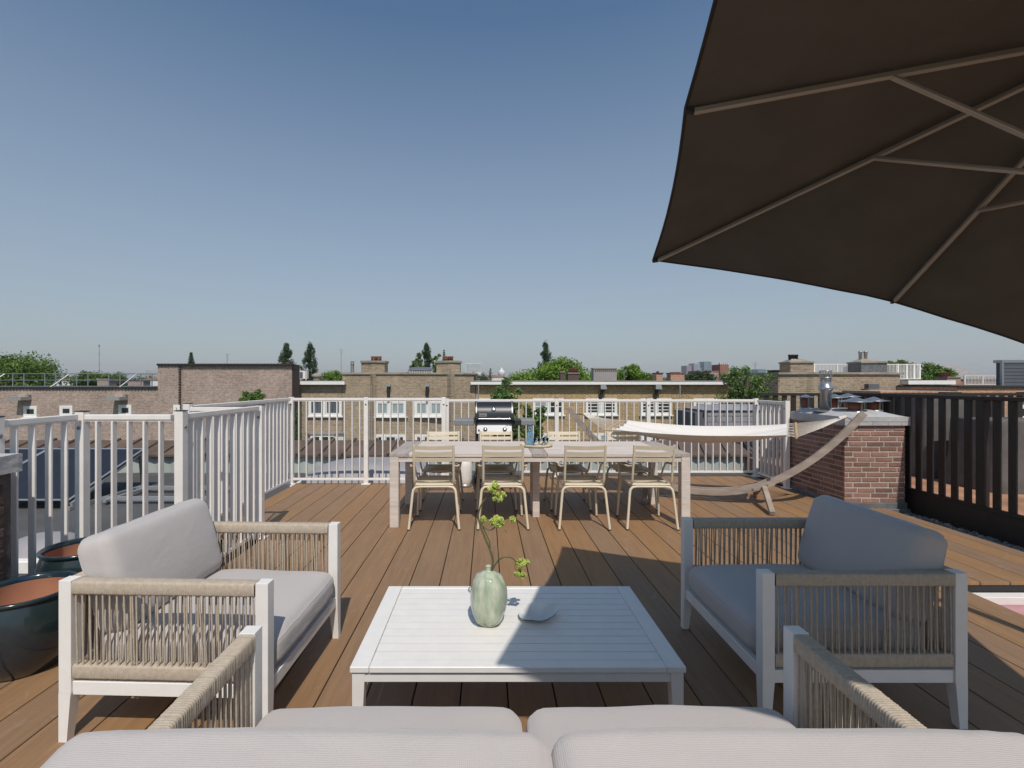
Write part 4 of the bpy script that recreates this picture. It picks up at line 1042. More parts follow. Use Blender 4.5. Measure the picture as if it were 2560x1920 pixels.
MB().box(X_(456,Y)+.002,X_(732,Y),Y-.2,Y+1.35,ZB,Z_(914,Y)).build('wall', M['brickP'], hc, True)
m = MB(); z = Z_(1020,Y)
while z < Z_(916,Y): m.box(X_(453,Y),X_(458,Y),Y-.36,Y-.301,z,z+.10); z += .2
m.build('toothed_joint', M['tile'], hc, True)
x = X_(400,Y); m = MB(); MB().box(x,X_(733,Y),Y-.42,Y+1.4,Z_(914,Y)+.003,Z_(911,Y)).build('roof', M['tile'], hc, True)
while x < X_(732,Y): m.tube([(x+.12,Y-.46,Z_(912,Y)),(x+.12,Y,Z_(912,Y))],.09,8); x += .26
m.build('roof_tiles', M['tile'], hc, True)
MB().box(X_(732,Y)+.003,X_(732,Y)+.04,Y-.15,Y+1.3,ZB,Z_(914,Y)-.02).build('shade_skin', M['dkbrick'], hc, True)  # thin skin over the end wall, weak light there put into darker brick
MB().box(X_(722,Y+1),X_(730,Y+1),Y+.5,Y+1.2,Z_(911,Y)+.003,Z_(904,Y)).build('chimney_stack', M['dkbrick'], hc, True)
window(hc,435,451,1012,1041,Y-.305,[],fr=.17)
for (a,b) in ((410,448),(470,520),(540,600),(620,660)): window(hc,a,b,1100,1124,Y-.305,[.5],'glassl',fr=.13)
Y = 40
# house with white cornice and bay window
h1 = thing('brick_house', 'ochre brick house with short white cornice, left of the tall chimneys', 'house', (X_(800,Y),Y,ZB))
MB().box(X_(740,Y),X_(855,Y),Y,Y+9,ZB,Z_(962,Y)).build('wall', M['brickG'], h1, True)
MB().box(X_(728,Y),X_(866,Y),Y-.55,Y+9,Z_(961.5,Y)+.003,Z_(953,Y)).build('cornice', M['wpvc'], h1, True)
MB().box(X_(728,Y),X_(866,Y),Y-.56,Y+9,Z_(953,Y)+.003,Z_(951.5,Y)).build('roof', M['concrete'], h1, True)
window(h1,772,855,997,1040,Y,[.47],'curtain',fr=.17)
m = MB(); xa, xb, za, zb_ = X_(768,Y), X_(858,Y), Z_(1112,Y), Z_(1084,Y)
m.prism([(xa,Y-.01),(xa+.55,Y-.75),(xb-.55,Y-.75),(xb,Y-.01)],za-1.2,zb_)
bay = m.build('bay_window', M['wpvc'], h1, True)
MB().prism([(xa-.2,Y-.01),(xa+.5,Y-.84),(xb-.5,Y-.84),(xb+.2,Y-.01)],zb_+.003,zb_+.10).build('bay_roof', M['concrete'], bay, True)
for (a,b) in ((790,806),(812,828),(834,842)): 
    m = MB(); m.box(X_(a,Y),X_(b,Y),Y-.77,Y-.752,za+.15,zb_-.18); m.build('pane', M['glass'], bay, True)
# centre house with two chimney stacks
h2 = thing('brick_house', 'grey brown brick house with two broad chimney stacks in the centre', 'house', (X_(1020,Y),Y,ZB))
zt = Z_(936,Y)
MB().prism([(X_(856,Y),Y+.001),(X_(930,Y),Y-.05),(X_(945,Y),Y-.18),(X_(1027,Y),Y-.12),(X_(1112,Y),Y+.12),(X_(1188,Y),Y+.25),(X_(1188,Y),Y+9),(X_(856,Y),Y+9)],ZB,zt).build('wall', M['brickG'], h2, True)
MB().prism([(X_(855,Y),Y-.12),(X_(930,Y),Y-.17),(X_(945,Y),Y-.3),(X_(1027,Y),Y-.25),(X_(1112,Y),Y-.02),(X_(1191,Y),Y+.1),(X_(1191,Y),Y+9),(X_(855,Y),Y+9)],zt+.003,zt+.16).build('coping', M['coping'], h2, True)
for (u0,u1,up_) in ((903,962,935),(1091,1150,1128)):
    Yc = Y+.5; xa, xb = X_(u0,Yc), X_(u1,Yc)
    ch_ = MB().prism([(xa,Yc+.5),(xa,Yc),(X_(up_,Yc),Yc-.55),(xb,Yc-.1),(xb,Yc+1.3),(xa,Yc+1.3)],zt+.165,Z_(907,Yc)).build('chimney_stack', M['brickG'], h2, True)
    MB().prism([(xa-.08,Yc+.5),(xa-.08,Yc-.08),(X_(up_,Yc),Yc-.66),(xb+.08,Yc-.2),(xb+.08,Yc+1.38),(xa-.08,Yc+1.38)],Z_(907,Yc)+.003,Z_(902,Yc)).build('chimney_cap', M['coping'], ch_, True)
    MB().prism([(X_(up_-9,Y),Y-.06),(X_(up_,Y),Y-.5),(X_(up_+9,Y),Y-.06)],ZB,zt-.01).build('pier', M['brickG'], h2, True)
    for q in ((928,935,941,948) if u0 < 1000 else (1110,1117,1123,1129)):
        MB().lathe([(0,Z_(902,Yc)),(.11,Z_(902,Yc)),(.10,Z_(894,Yc)),(.13,Z_(892.5,Yc)),(.12,Z_(890,Yc)),(0,Z_(890,Yc))],X_(q,Yc),Yc+.4,0,10).build('chimney_pot', M['pots'], ch_, True)
window(h2,938,1016,1001,1041,Y-.2,[.47],'glassl',fr=.19)
window(h2,1036,1108,1001,1041,Y-.13,[.5],'glassl',fr=.19)
window(h2,940,1014,1086,1108,Y-.2,[.27,.73],'glass',fr=.15); window(h2,1037,1108,1086,1108,Y-.13,[.27,.73],'glass',fr=.15)
for u in (974,1070):
    MB().tube([(X_(u,Y),Y-.45,Z_(963,Y)),(X_(u,Y),Y-.45,Z_(997,Y))],.12,10).build('rain_pipe', M['blackm'], h2, True)
    MB().box(X_(u-5,Y),X_(u+5,Y),Y-.6,Y-.22,Z_(966,Y),Z_(960,Y)).build('rain_hopper', M['alu'], h2, True)
m = MB(); x = X_(1180,Y); fbox(m,1185,1189,938,952,Y,.25,.3); m.build('end_post', M['blackw'], h2, True)
# long row with white cornice
h3 = thing('brick_house', 'long ochre brick row with continuous white cornice behind the hammock', 'house', (X_(1570,Y),Y,ZB))
MB().box(X_(1189,Y),X_(1953,Y),Y+.3,Y+9,ZB,Z_(962,Y)).build('wall', M['brickY'], h3, True)
MB().box(X_(1177,Y),X_(1970,Y),Y-.3,Y+9,Z_(961.5,Y)+.003,Z_(953.5,Y)).build('cornice', M['wpvc'], h3, True)
MB().box(X_(1177,Y),X_(1970,Y),Y-.33,Y+9,Z_(953.5,Y)+.003,Z_(951.5,Y)).build('roof', M['concrete'], h3, True)
for (a,b,p) in ((1190,1258,'glassl'),(1332,1409,('glassl','glass')),(1464,1542,'glass'),(1601,1678,'glass'),(1733,1810,'glassl'),(1866,1940,'glass')):
    window(h3,a,b,996,1037,Y+.3,[.5],p,bars=3 if a > 1400 else 1,fr=.14)
for (a,b,p) in ((1478,1540,'glassl'),(1604,1675,'glass'),(1340,1400,'glassl'),(1735,1800,'glass')): window(h3,a,b,1083,1106,Y+.3,[.3,.7],p,fr=.13)
for u in (1510,1647):
    MB().add([(X_(u-10,Y),Y-.28,Z_(962,Y)),(X_(u+3,Y),Y-.28,Z_(962,Y)),(X_(u+6,Y),Y-.28,Z_(973,Y)),(X_(u-10,Y),Y-.28,Z_(973,Y)),(X_(u-10,Y),Y+.29,Z_(962,Y)),(X_(u+3,Y),Y+.29,Z_(962,Y)),(X_(u+6,Y),Y+.29,Z_(973,Y)),(X_(u-10,Y),Y+.29,Z_(973,Y))],[(0,3,2,1),(4,5,6,7),(0,4,7,3),(1,2,6,5),(3,7,6,2),(0,1,5,4)]).build('rain_hopper', M['alu'], h3, True)
    MB().tube([(X_(u-2,Y),Y+.16,Z_(973,Y)),(X_(u-8,Y),Y+.16,Z_(998,Y))],.13,10).build('rain_pipe', M['blackm'], h3, True)
# right house with two stacks
Y = 34
h4 = thing('brick_house', 'brown brick house with two grey capped chimneys behind the flue cowls', 'house', (X_(2100,Y),Y,ZB))
zt = Z_(936,Y)
MB().prism([(X_(1952,Y),Y+.3),(X_(2015,Y),Y-.05),(X_(2027,Y),Y-.25),(X_(2110,Y),Y-.1),(X_(2205,Y),Y+.2),(X_(2266,Y),Y+.5),(X_(2266,Y),Y+9),(X_(1952,Y),Y+9)],ZB,zt).build('wall', M['brickG'], h4, True)
MB().prism([(X_(1950,Y),Y+.15),(X_(2015,Y),Y-.2),(X_(2027,Y),Y-.4),(X_(2110,Y),Y-.25),(X_(2205,Y),Y+.05),(X_(2270,Y),Y+.35),(X_(2270,Y),Y+9),(X_(1950,Y),Y+9)],zt+.003,zt+.15).build('coping', M['coping'], h4, True)
for (u0,u1,up_,vt) in ((1976,2030,2022,908),(2153,2207,2203,908)):
    Yc = Y+.9; xa, xb = X_(u0,Yc), X_(u1,Yc)
    ch_ = MB().prism([(xa,Yc),(X_(up_,Yc),Yc-.5),(xb,Yc),(xb,Yc+1.3),(xa,Yc+1.3)],zt+.155,Z_(vt,Yc)).build('chimney_stack', M['brickG'] if u0 < 2100 else M['lead'], h4, True)
    c_ = MB().prism([(xa-.06,Yc-.06),(X_(up_,Yc),Yc-.6),(xb+.1,Yc-.1),(xb+.1,Yc+1.35),(xa-.06,Yc+1.35)],Z_(vt,Yc)+.003,Z_(vt-4,Yc))
    zc = Z_(vt-4,Yc)
    c_.add([(xa,Yc,zc),(xb,Yc,zc),(xb,Yc+1.3,zc),(xa,Yc+1.3,zc),((xa+xb)/2-.3,Yc+.6,zc+.25),((xa+xb)/2+.3,Yc+.6,zc+.25)],[(0,1,5,4),(1,2,5),(2,3,4,5),(3,0,4)])
    c_.build('chimney_cap', M['coping'], ch_, True)
    for q in (((u0+12),(u0+20),(u0+28)) if u0 < 2100 else ((u0+14),(u0+27))):
        t_ = 0 if u0 < 2100 else 5
        MB().lathe([(0,zc+.1),(.1,zc+.1),(.12,zc+.45+t_*.05),(.17,zc+.48+t_*.05),(.08,zc+.55+t_*.05),(0,zc+.55+t_*.05)],X_(q,Yc),Yc+.6,0,10).build('chimney_pot', M['blackw'] if u0 < 2100 else M['galv'], ch_, True)
MB().tube([(X_(2158,Y),Y-.5,Z_(975,Y)),(X_(2158,Y),Y-.5,Z_(1000,Y))],.12,10).build('rain_pipe', M['blackm'], h4, True)
m = MB(); fbox(m,2155,2181,960,972,Y,.6,-.2); m.build('rain_hopper', M['slate'], h4, True)
def roofrail(par_label, u0, u1, v0, v1, Y, n, posts, dx=0):
    f = thing('roof_railing', par_label, 'railing', (X_((u0+u1)/2,Y),Y,Z_(v1,Y)))
    m = MB(); fbox(m,u0,u1,v0,v0+1.6,Y,.03,.03); m.build('top_rail', M['fwhite'], f, True)
    m = MB(); fbox(m,u0,u1,v1-1.4,v1,Y,.03,.03); m.build('bottom_rail', M['fwhite'], f, True)
    m = MB()
    for i in range(n+1): u = u0+(u1-u0)*i/n; fbox(m,u-.45,u+.45,v0+1.7,v1-1.5,Y,.02,.02)
    m.build('bars', M['fwhite'], f, True)
    for u in posts: m = MB(); fbox(m,u-1.4,u+1.4,v0-.5,v1,Y,.05,.05); m.build('post', M['fwhite'], f, True)
roofrail('white roof railing between the two grey capped chimneys at right', 2034,2150,910,934,36.5,34,(2035,2092,2148))
roofrail('white roof railing right of the second grey capped chimney', 2209,2300,910,948,36,26,(2211,2244,2266,2285,2299))
roofrail('low white balcony railing beside the dark roof box', 2410,2502,939,962,40,26,(2411,2456,2501))
h5 = thing('brick_house', 'low house with thick white roof edge right of the railings', 'house', (X_(2330,Y),Y,ZB))
MB().box(X_(2258,Y),X_(2380,Y),Y+.6,Y+8,ZB,Z_(975,Y)).build('wall', M['brickG'], h5, True)
MB().box(X_(2260,Y),X_(2378,Y),Y+.3,Y+8,Z_(975,Y)+.003,Z_(962,Y)-.003).build('dark_band', M['slate'], h5, True)
MB().box(X_(2268,Y),X_(2386,Y),Y-.1,Y+8,Z_(961,Y),Z_(951,Y)).build('cornice', M['wpvc'], h5, True)
Y = 30
h6 = thing('brick_house', 'orange brick house at far right behind the black fence', 'house', (X_(2600,Y),Y,ZB))
MB().box(X_(2200,Y),X_(2393,Y),Y,Y+3.2,ZB,Z_(978,Y)).build('wall', M['brickR'], h6, True)
MB().box(X_(2393,Y)+.002,X_(3000,Y),Y,Y+8,ZB,Z_(968,Y)).build('wall', M['brickR'], h6, True)
MB().box(X_(2392,Y),X_(3000,Y),Y-.15,Y+8,Z_(968,Y)+.003,Z_(965,Y)).build('roof_edge', M['tile'], h6, True)
for (a,b,c,d) in ((2455,2490,1005,1045),(2430,2446,1018,1046),(2545,2590,1012,1050),(2460,2500,1080,1110),(2350,2385,1000,1040)): window(h6,a,b,c,d,Y,[],'glass',fr=.16)
for (a,b) in ((2346,2386),(2541,2580)): 
    m = MB(); fbox(m,a,b,980,984,Y,.5,-.002); q = m.build('dormer_roof', M['tile'], h6, True); m = MB(); fbox(m,a+10,b-1,984.3,988,Y,.45,-.002); m.build('dormer_front', M['wpvc'], q, True)
Y = 36
h7 = thing('roof_extension', 'dark grey clad box extension on the roof at the right edge', 'extension', (X_(2600,Y),Y,Z_(965,Y)))
MB().box(X_(2508,Y),X_(2800,Y),Y,Y+.5,Z_(966,Y),Z_(907,Y)).build('wall', M['slate'], h7, True)
m = MB(); z = Z_(964,Y)
while z < Z_(909,Y): m.box(X_(2508,Y),X_(2800,Y),Y-.03,Y-.002,z,z+.22); z += .26
m.build('cladding_boards', M['slate'], h7, True)
MB().box(X_(2502,Y),X_(2800,Y),Y-.08,Y+.55,Z_(907,Y)+.002,Z_(900,Y)).build('roof_edge', M['galv'], h7, True)
MB().box(X_(2503,Y),X_(2508,Y)-.003,Y-.06,Y+.1,Z_(966,Y),Z_(907,Y)).build('corner_trim', M['galv'], h7, True)
# rooftop items of the rows
def roofchim(label, u0, u1, v0, v1, Y, mat, pots=(), cap=None, pv=5):
    t = thing('chimney', label, 'chimney', (X_((u0+u1)/2,Y),Y,Z_(v1,Y)))
    m = MB(); fbox(m,u0,u1,v0,v1,Y,0,1.0); m.build('chimney_stack', mat, t, True)
    m = MB(); fbox(m,u0-1.2,u1+1.2,v0-2.2,v0-.05,Y,.08,1.08); c = m.build('chimney_cap', cap or M['coping'], t, True)
    for u in pots: MB().lathe([(0,Z_(v0-2.2,Y)),(.13,Z_(v0-2.2,Y)),(.11,Z_(v0-2.2-pv,Y)),(.14,Z_(v0-3-pv,Y)),(0,Z_(v0-3-pv,Y))],X_(u,Y),Y+.5,0,10).build('chimney_pot', M['pots'], t, True)
    return t
t = roofchim('broad grey concrete chimney with a row of holes on the long roof',1484,1542,922,954,43,M['concrete'])
m = MB()
for i in range(11): u = 1487+i*5.1; fbox(m,u,u+2.6,925.5,929.5,43,.01,-.001)
m.build('vent_holes', M['tile'], t, True)
roofchim('slim dark brick chimney left of the clay pot chimney',1401,1411,931,954,43,M['dkbrick'],(1406,),pv=6)
roofchim('dark brick chimney crowned with a row of red clay pots',1420,1448,934,954,43.5,M['dkbrick'],(1426,1431,1436,1441,1445),pv=10)
roofchim('slim red brick chimney left of the wide red one',1641,1657,934,954,43,M['brickR'],(1649,),pv=3,cap=M['tile'])
roofchim('wide red brick chimney on the long roof',1677,1711,934,954,43,M['brickR'],(1684,1690,1697,1703),pv=1,cap=M['pots'])
roofchim('orange brick chimney with clay pots near the grey roof',2368,2402,944,960,37,M['brickR'],(2368,2375,2382,2389),pv=10)
roofchim('black boarded stack beside the right brown house',1937,1951,927,952,38,M['blackw'],cap=M['tile'])
sv = thing('vent_box', 'long curved metal roof ventilator between the two chimney stacks', 'ventilator', (X_(1050,44),44,Z_(932,44)))
m = MB(); 
for k in range(14): u = 1022+k*4.3; fbox(m,u,u+2,925,931,44,0,1)
m.build('louvres', M['wpvc'], sv, True)
MB().grid(lambda i,j: (X_(1019+63*i,44), 43.9+1.3*j, Z_(925,44)+.28*math.sin(math.pi*j)**.7*(1-abs(2*i-1)**8)),16,8).build('hood', M['galv'], sv, True)
ac = thing('air_conditioner', 'pale outdoor air conditioning unit on the roof by the tall brick block', 'air conditioner', (X_(757,41),41,Z_(951,41)))
m = MB(); fbox(m,748,766,927,947,41,0,.5); o = m.build('casing', M['fwhite'], ac, True)
m = MB(); fbox(m,750,757,930,945,41,.04,-.003); m.build('grille', M['slate'], o, True)
m = MB(); fbox(m,743,748,934,936,41,0,.1); fbox(m,747,749,936,951,41,0,.1); fbox(m,764,765.5,947,951,41,0,.1); m.build('bracket', M['fwhite'], ac, True)
vd = thing('roof_vent', 'round capped roof vent right of the air conditioner', 'vent', (X_(792,42),42,Z_(951,42)))
MB().lathe([(.32,0),(.32,.28),(.45,.30),(.42,.48),(.2,.62),(0,.65)],n=20).build('vent_hood', M['coping'], vd)
fl = thing('flue', 'tall slim steel flue left of the first chimney stack', 'flue', (X_(881,42),42,Z_(935,42)))
MB().lathe([(.12,0),(.12,.9),(.13,.9),(.13,.92),(0,.92)],n=14).build('pipe', M['chrome'], fl)
MB().lathe([(0,1.02),(.16,1.02),(.16,1.1),(0,1.1)],n=14).build('flue_cap', M['slate'], fl)
m = MB(); m.box(-.15,-.11,-.02,.02,0,1.05); m.box(.11,.15,-.02,.02,0,1.05); m.build('stays', M['slate'], fl)
# roof safety rail on the left
Y = 42
gr = thing('roof_guardrail', 'galvanised roof guard rail above the low left building', 'railing', (X_(200,Y),Y,Z_(970,Y)))
m = MB()
for v in (934.5,950.5): m.tube([(X_(-320,Y),Y,Z_(v,Y)),(X_(404,Y),Y,Z_(v,Y))],.04,7)
m.tube([(X_(-320,Y),Y-.1,Z_(966,Y)),(X_(404,Y),Y-.1,Z_(966,Y))],.05,7)
m.build('rails', M['galv'], gr, True)
for u in range(-300,400,40):
    MB().tube([(X_(u+52 if (u//40)%2 else u+40,Y),Y,Z_(934,Y)),(X_(u+52 if (u//40)%2 else u+40,Y),Y,Z_(968,Y))],.045,7).build('upright', M['galv'], gr, True)
for u in (-140,8,170,338):
    MB().tube([(X_(u+4,Y),Y,Z_(935,Y)),(X_(u-13,Y),Y-1.2,Z_(968,Y-1.2))],.05,7).build('brace', M['alu'], gr, True)
roofchim('low wide rendered chimney seen through the left guard rail',243,272,949,968,46,M['brickP'])
roofchim('dark topped brick chimney right of the rendered one on the left roof',320,358,951,968,46,M['brickP'],cap=M['tile'])
for (u, v0, v1, lab) in ((568,884,911,'thin aerial mast on the tall brick block'),(853,872,934,'thin pale aerial left of the steel flue'),(764,905,951,'thin aerial pole behind the air conditioner'),(1888,905,951,'thin aerial pole near the right end of the long roof'),(1560,925,952,'short aerial on the long roof right of grey chimney')):
    t = thing('aerial', lab, 'aerial', (X_(u,41),41,Z_(v1,41)))
    MB().tube([(X_(u,41),41,Z_(v1,41)),(X_(u,41),41,Z_(v0,41))],.022,6).build('pole', M['galv'], t, True)
    m = MB(); z = Z_(v0+2,41)
    for k in range(4): m.bar((X_(u,41)-.25+.05*k,41,z-.12*k),(X_(u,41)+.25-.05*k,41,z-.12*k),.015,.015)
    m.build('antenna_rods', M['galv'], t, True)
for (u, lab) in ((929,'grey rain pipe down the left of the centre house'),(1196,'rain pipe beside the left end of the long cornice'),(1700,'rain pipe between two windows of the long row')):
    tag(MB().tube([(X_(u,39.4),39.4,Z_(962,39.4)),(X_(u,39.4),39.4,-12.9)],.05,8).build('rain_pipe', M['concrete']), lab, 'pipe')
#-#FAR
# ------------------------------------------------------------------ distant town
def far(name, label, cat, u0, u1, v0, Y, mat, d=20, z0=-13):
    t = MB().box(X_(u0,Y),X_(u1,Y),Y,Y+d,z0,Z_(v0,Y)).build(name, mat); return tag(t, label, cat)
M['farA'] = pm('far_concrete', (.33,.33,.34), .8, var=.1, vs_=.02); M['farB'] = pm('far_blue_glass', (.12,.19,.24), .3, var=.15, vs_=.02)
M['farC'] = pm('far_pink_tower', (.26,.20,.20), .8, var=.1, vs_=.02); M['farW'] = pm('far_white', (.65,.64,.62), .6, var=.05, vs_=.1)
def windows_grid(par, u0, u1, v0, v1, Y, nx, ny, mat):
    m = MB()
    for i in range(nx):
        for j in range(ny):
            a = u0+(u1-u0)*(i+.2)/nx; b = u0+(u1-u0)*(i+.8)/nx; c = v0+(v1-v0)*(j+.25)/ny; d = v0+(v1-v0)*(j+.75)/ny
            fbox(m,a,b,c,d,Y,.3,-.05)
    m.build('windows', mat, par)
t = far('office_block','distant white gridded office block left of the barbecue','office block',1164,1203,908,700,M['farW'],30); windows_grid(t,1165,1202,909,930,700,14,7,M['farB'])
far('tower','distant pinkish tower, left of the three on the skyline','tower',1716,1729,914,1500,M['farC'],40)
t = far('tower','distant grey stepped office tower, middle one of the three','tower',1735,1750,908,1500,M['farA'],40); windows_grid(t,1736,1749,910,928,1500,4,8,M['farB'])
far('office_block','low distant office block between the skyline towers','office block',1749,1761,919,1510,M['farB'],40)
t = far('tower','distant blue glass tower, tallest on the skyline','tower',1760,1778.5,904,1500,M['farB'],40); windows_grid(t,1761,1770,906,928,1500,4,9,M['farA'])
far('office_block','faint distant block right of the courtyard tree','office block',1895,1915,923,1400,M['farB'],60)
far('office_block','distant grey flat roofed block above the left guard rail','office block',364,400,926,500,M['farA'],30)
far('office_block','long low distant block behind the left guard rail','office block',338,400,934,480,M['farA'],30)
wt = thing('water_tower', 'distant white dome shaped tower right of the barbecue lid', 'tower', (X_(1254,500),500,-13))
k = 500/FPX
MB().lathe([(8*k*.9,0),(8*k*.9,13+Z_(944,500)),(5*k,13+Z_(940,500)),(8*k,13+Z_(937,500)),(8.3*k,13+Z_(930,500)),(6.5*k,13+Z_(926,500)),(2.6*k,13+Z_(924,500)),(2.6*k,13+Z_(921,500)),(1.5*k,13+Z_(919.5,500)),(0,13+Z_(919,500))],n=24).build('dome', M['farW'], wt)
fm = thing('radio_mast', 'thin distant radio mast above the left guard rail', 'mast', (X_(248,900),900,-13))
MB().tube([(X_(248,900),900,-13),(X_(248,900),900,Z_(862,900))],[.9,.45],6).build('mast_pole', M['farA'], fm, True)
for v in (884,907): MB().tube([(X_(248,900),900,Z_(v,900)),(X_(248,900),900,Z_(v+1.2,900))],1.9,8).build('platform', M['farA'], fm, True)
MB().tube([(X_(248,900),900,Z_(867,900)),(X_(248,900),900,Z_(862,900))],1.0,8).build('antenna', M['slate'], fm, True)
t = thing('brick_building', 'distant brick building with square tower and pale zigzag marks', 'building', (X_(1790,160),160,-13))
m = MB(); fbox(m,1800,1822,911,1300,160,0,6); m.build('tower_wall', M['farroof'], t, True)
m = MB(); fbox(m,1745,1800,927,1300,160.5,0,8); m.build('wall', M['farroof'], t, True)
for i in range(5): m = MB(); fbox(m,1800+i*4.8,1802.6+i*4.8,907,910.9,160,0,1); m.build('merlon', M['farW'], t, True)
m = MB(); pts = [(1775,935),(1777.5,931),(1780,935),(1782.5,931)]
for a, b in zip(pts, pts[1:]): m.bar((X_(a[0],160),160.3,Z_(a[1],160)),(X_(b[0],160),160.3,Z_(b[1],160)),.12,.12)
for q in range(3): m.bar((X_(1785,160),160.3,Z_(934+q*3,160)),(X_(1797,160),160.3,Z_(935+q*3,160)),.12,.14)
m.build('zigzag_marks', M['farW'], t, True)
gh = thing('gabled_house', 'distant house with long grey hipped roof at right', 'house', (X_(2430,90),90,-13))
Y = 90; m = MB()
m.add([(X_(2340,Y),Y,Z_(948,Y)),(X_(2510,Y),Y,Z_(948,Y)),(X_(2465,Y),Y+6,Z_(914,Y+6)),(X_(2360,Y),Y+6,Z_(914,Y+6)),(X_(2340,Y),Y+12,Z_(948,Y)),(X_(2510,Y),Y+12,Z_(948,Y))],[(0,1,2,3),(5,4,3,2),(1,5,2),(4,0,3)])
m.build('roof', M['slate2'] if 'slate2' in M else M['concrete'], gh, True)
MB().box(X_(2342,Y),X_(2508,Y),Y+.3,Y+11.7,ZB,Z_(948,Y)-.01).build('wall', M['farroof'], gh, True)
random.seed(11)
for (u0,u1,v0,Y_,lab) in ((130,215,944,120,'row of distant red roofs behind left guard rail'),(352,398,944,130,'distant red roofed houses beside the tall brick block'),(1192,1262,938,260,'distant red roofed houses below the white dome'),(1320,1345,938,220,'distant red roof left of the bright green tree'),(2120,2160,946,60,'low roof between the chimneys on the right')):
    t = thing('roof_row', lab, 'houses', (X_((u0+u1)/2,Y_),Y_,ZB)); z0 = Z_(v0+5,Y_); m = MB()
    n = max(1,int((u1-u0)/22)); 
    for i in range(n):
        a, b = X_(u0+(u1-u0)*i/n,Y_), X_(u0+(u1-u0)*(i+1)/n,Y_); h = Z_(v0+random.uniform(-1.5,1.5),Y_)
        m.add([(a,Y_,z0),(b,Y_,z0),(b,Y_+5,h),(a,Y_+5,h),(a,Y_+10,z0),(b,Y_+10,z0)],[(0,1,2,3),(5,4,3,2),(0,3,4),(1,5,2)])
    m.build('roof', M['farroof'], t, True); MB().box(X_(u0,Y_),X_(u1,Y_),Y_+.3,Y_+9.7,ZB,z0).build('wall', M['farW'], t, True)
#-#TREES
# ------------------------------------------------------------------ trees
def leaves(mb, c, r, n, size, rnd, up=.35):
    for _ in range(n):
        d = Vector((rnd.gauss(0,1),rnd.gauss(0,1),rnd.gauss(0,1))).normalized()*(rnd.random()**.4)
        p = c + Vector((d.x*r.x, d.y*r.y, d.z*r.z))
        nrm = (d*.8 + Vector((rnd.gauss(0,.6),rnd.gauss(0,.6),rnd.gauss(0,.6)+up))).normalized()
        t_ = nrm.orthogonal().normalized(); t_ = (Matrix.Rotation(rnd.uniform(0,6.3),3,nrm) @ t_); b_ = nrm.cross(t_)
        s = size*rnd.uniform(.6,1.35)
        mb.v += [tuple(p-t_*s), tuple(p-b_*s*.42+nrm*s*.12), tuple(p+t_*s), tuple(p+b_*s*.42+nrm*s*.12)]
        o = len(mb.v)-4; mb.f.append((o,o+1,o+2,o+3)); mb.sm.append(False)
def tree(label, u, vtop, wpx, hpx, Y, mat, seed, style='round', dens=1., size=None, group=None, cat='tree', zb=-13, name='tree'):
    rnd = random.Random(seed); x = X_(u,Y); zt = Z_(vtop,Y); rw = wpx/2/FPX*Y; h = hpx/FPX*Y
    t = thing(name, label, cat, (x,Y,zb), 0, group); mb = MB(); size = size or max(.09, rw*.05)
    zc = zt - h/2; limbs = MB()
    limbs.tube([(x,Y,zb),(x+rw*.05,Y,zb*.5+zc*.5),(x,Y,zc),(x,Y,zt-h*.1)],[rw*.09+.08,rw*.07+.05,rw*.05+.03,.02],8)
    if style == 'round':
        K = int(60*dens**.5); cs = []
        for k in range(K):
            d = Vector((rnd.gauss(0,1),rnd.gauss(0,1),rnd.gauss(0,1))).normalized()*rnd.uniform(.45,.92)
            c = Vector((x+d.x*rw*.9, Y+d.y*rw*.9, zc+d.z*h*.46)); cs.append(c)
            rr = rw*rnd.uniform(.18,.36); leaves(mb, c, Vector((rr,rr,rr*.75)), int(95*dens**.5), size*1.15, rnd)
        for c in cs[::4]: limbs.tube([(x,Y,zc-h*.35),(x*.5+c.x*.5,Y*.5+c.y*.5,c.z*.6+(zc-h*.35)*.4),c],[rw*.035+.02,rw*.02+.015,.01],5)
    elif style == 'poplar':
        K = int(110*dens**.5)
        for k in range(K):
            f = rnd.random()**.95; prof = (math.sin(math.pi*min(1,(f*.80+.2)))**.6)*(1.05-.3*f)
            a = rnd.uniform(0,6.3); q = rnd.uniform(.1,1.0)*rnd.uniform(.8,1.12)
            c = Vector((x+math.cos(a)*rw*prof*q*1.05, Y+math.sin(a)*rw*prof*q, zt-h+h*f*.97))
            rr = rw*rnd.uniform(.13,.32); leaves(mb, c, Vector((rr,rr,rr*rnd.uniform(1.2,2.4))), int(80*dens), size*1.2, rnd, .6)
    elif style == 'conifer':
        for k in range(9):
            z = zt-h+h*k/8.5; r = rw*(1-k/9.2)
            for a in range(9):
                an = a*.7+k; e = Vector((x+math.cos(an)*r, Y+math.sin(an)*r, z+r*.1)); limbs.tube([(x,Y,z+.1*r),e],[.03,.01],4)
                leaves(mb, e.lerp(Vector((x,Y,z)),.35), Vector((r*.4,r*.4,r*.16)), 26, size, rnd)
    else:   # sparse: upright leafy branches with gaps
        K = int(34*dens)
        for k in range(K):
            a = rnd.uniform(0,6.3); f = rnd.random()
            c = Vector((x+math.cos(a)*rw*rnd.uniform(.1,.95)*(1-.35*f), Y+math.sin(a)*rw*.8, zt-h+h*(.05+.95*f)*rnd.uniform(.8,1)))
            base = Vector((x+rnd.uniform(-.2,.2)*rw, Y, zt-h*1.05)); limbs.tube([base, base.lerp(c,.6)+Vector((0,0,h*.05)), c],[.05,.03,.01],5)
            rr = rw*rnd.uniform(.14,.24); leaves(mb, c, Vector((rr,rr,rr*.9)), 70, size, rnd)
            leaves(mb, base.lerp(c,.7), Vector((rr,rr,rr)), 25, size, rnd)
    mb.build('crown', mat, t, True); limbs.build('trunk', M['bark'], t, True)
    return t
G1 = 'dark columnar poplars on the skyline'; G2 = 'broad green trees behind the rooftops'
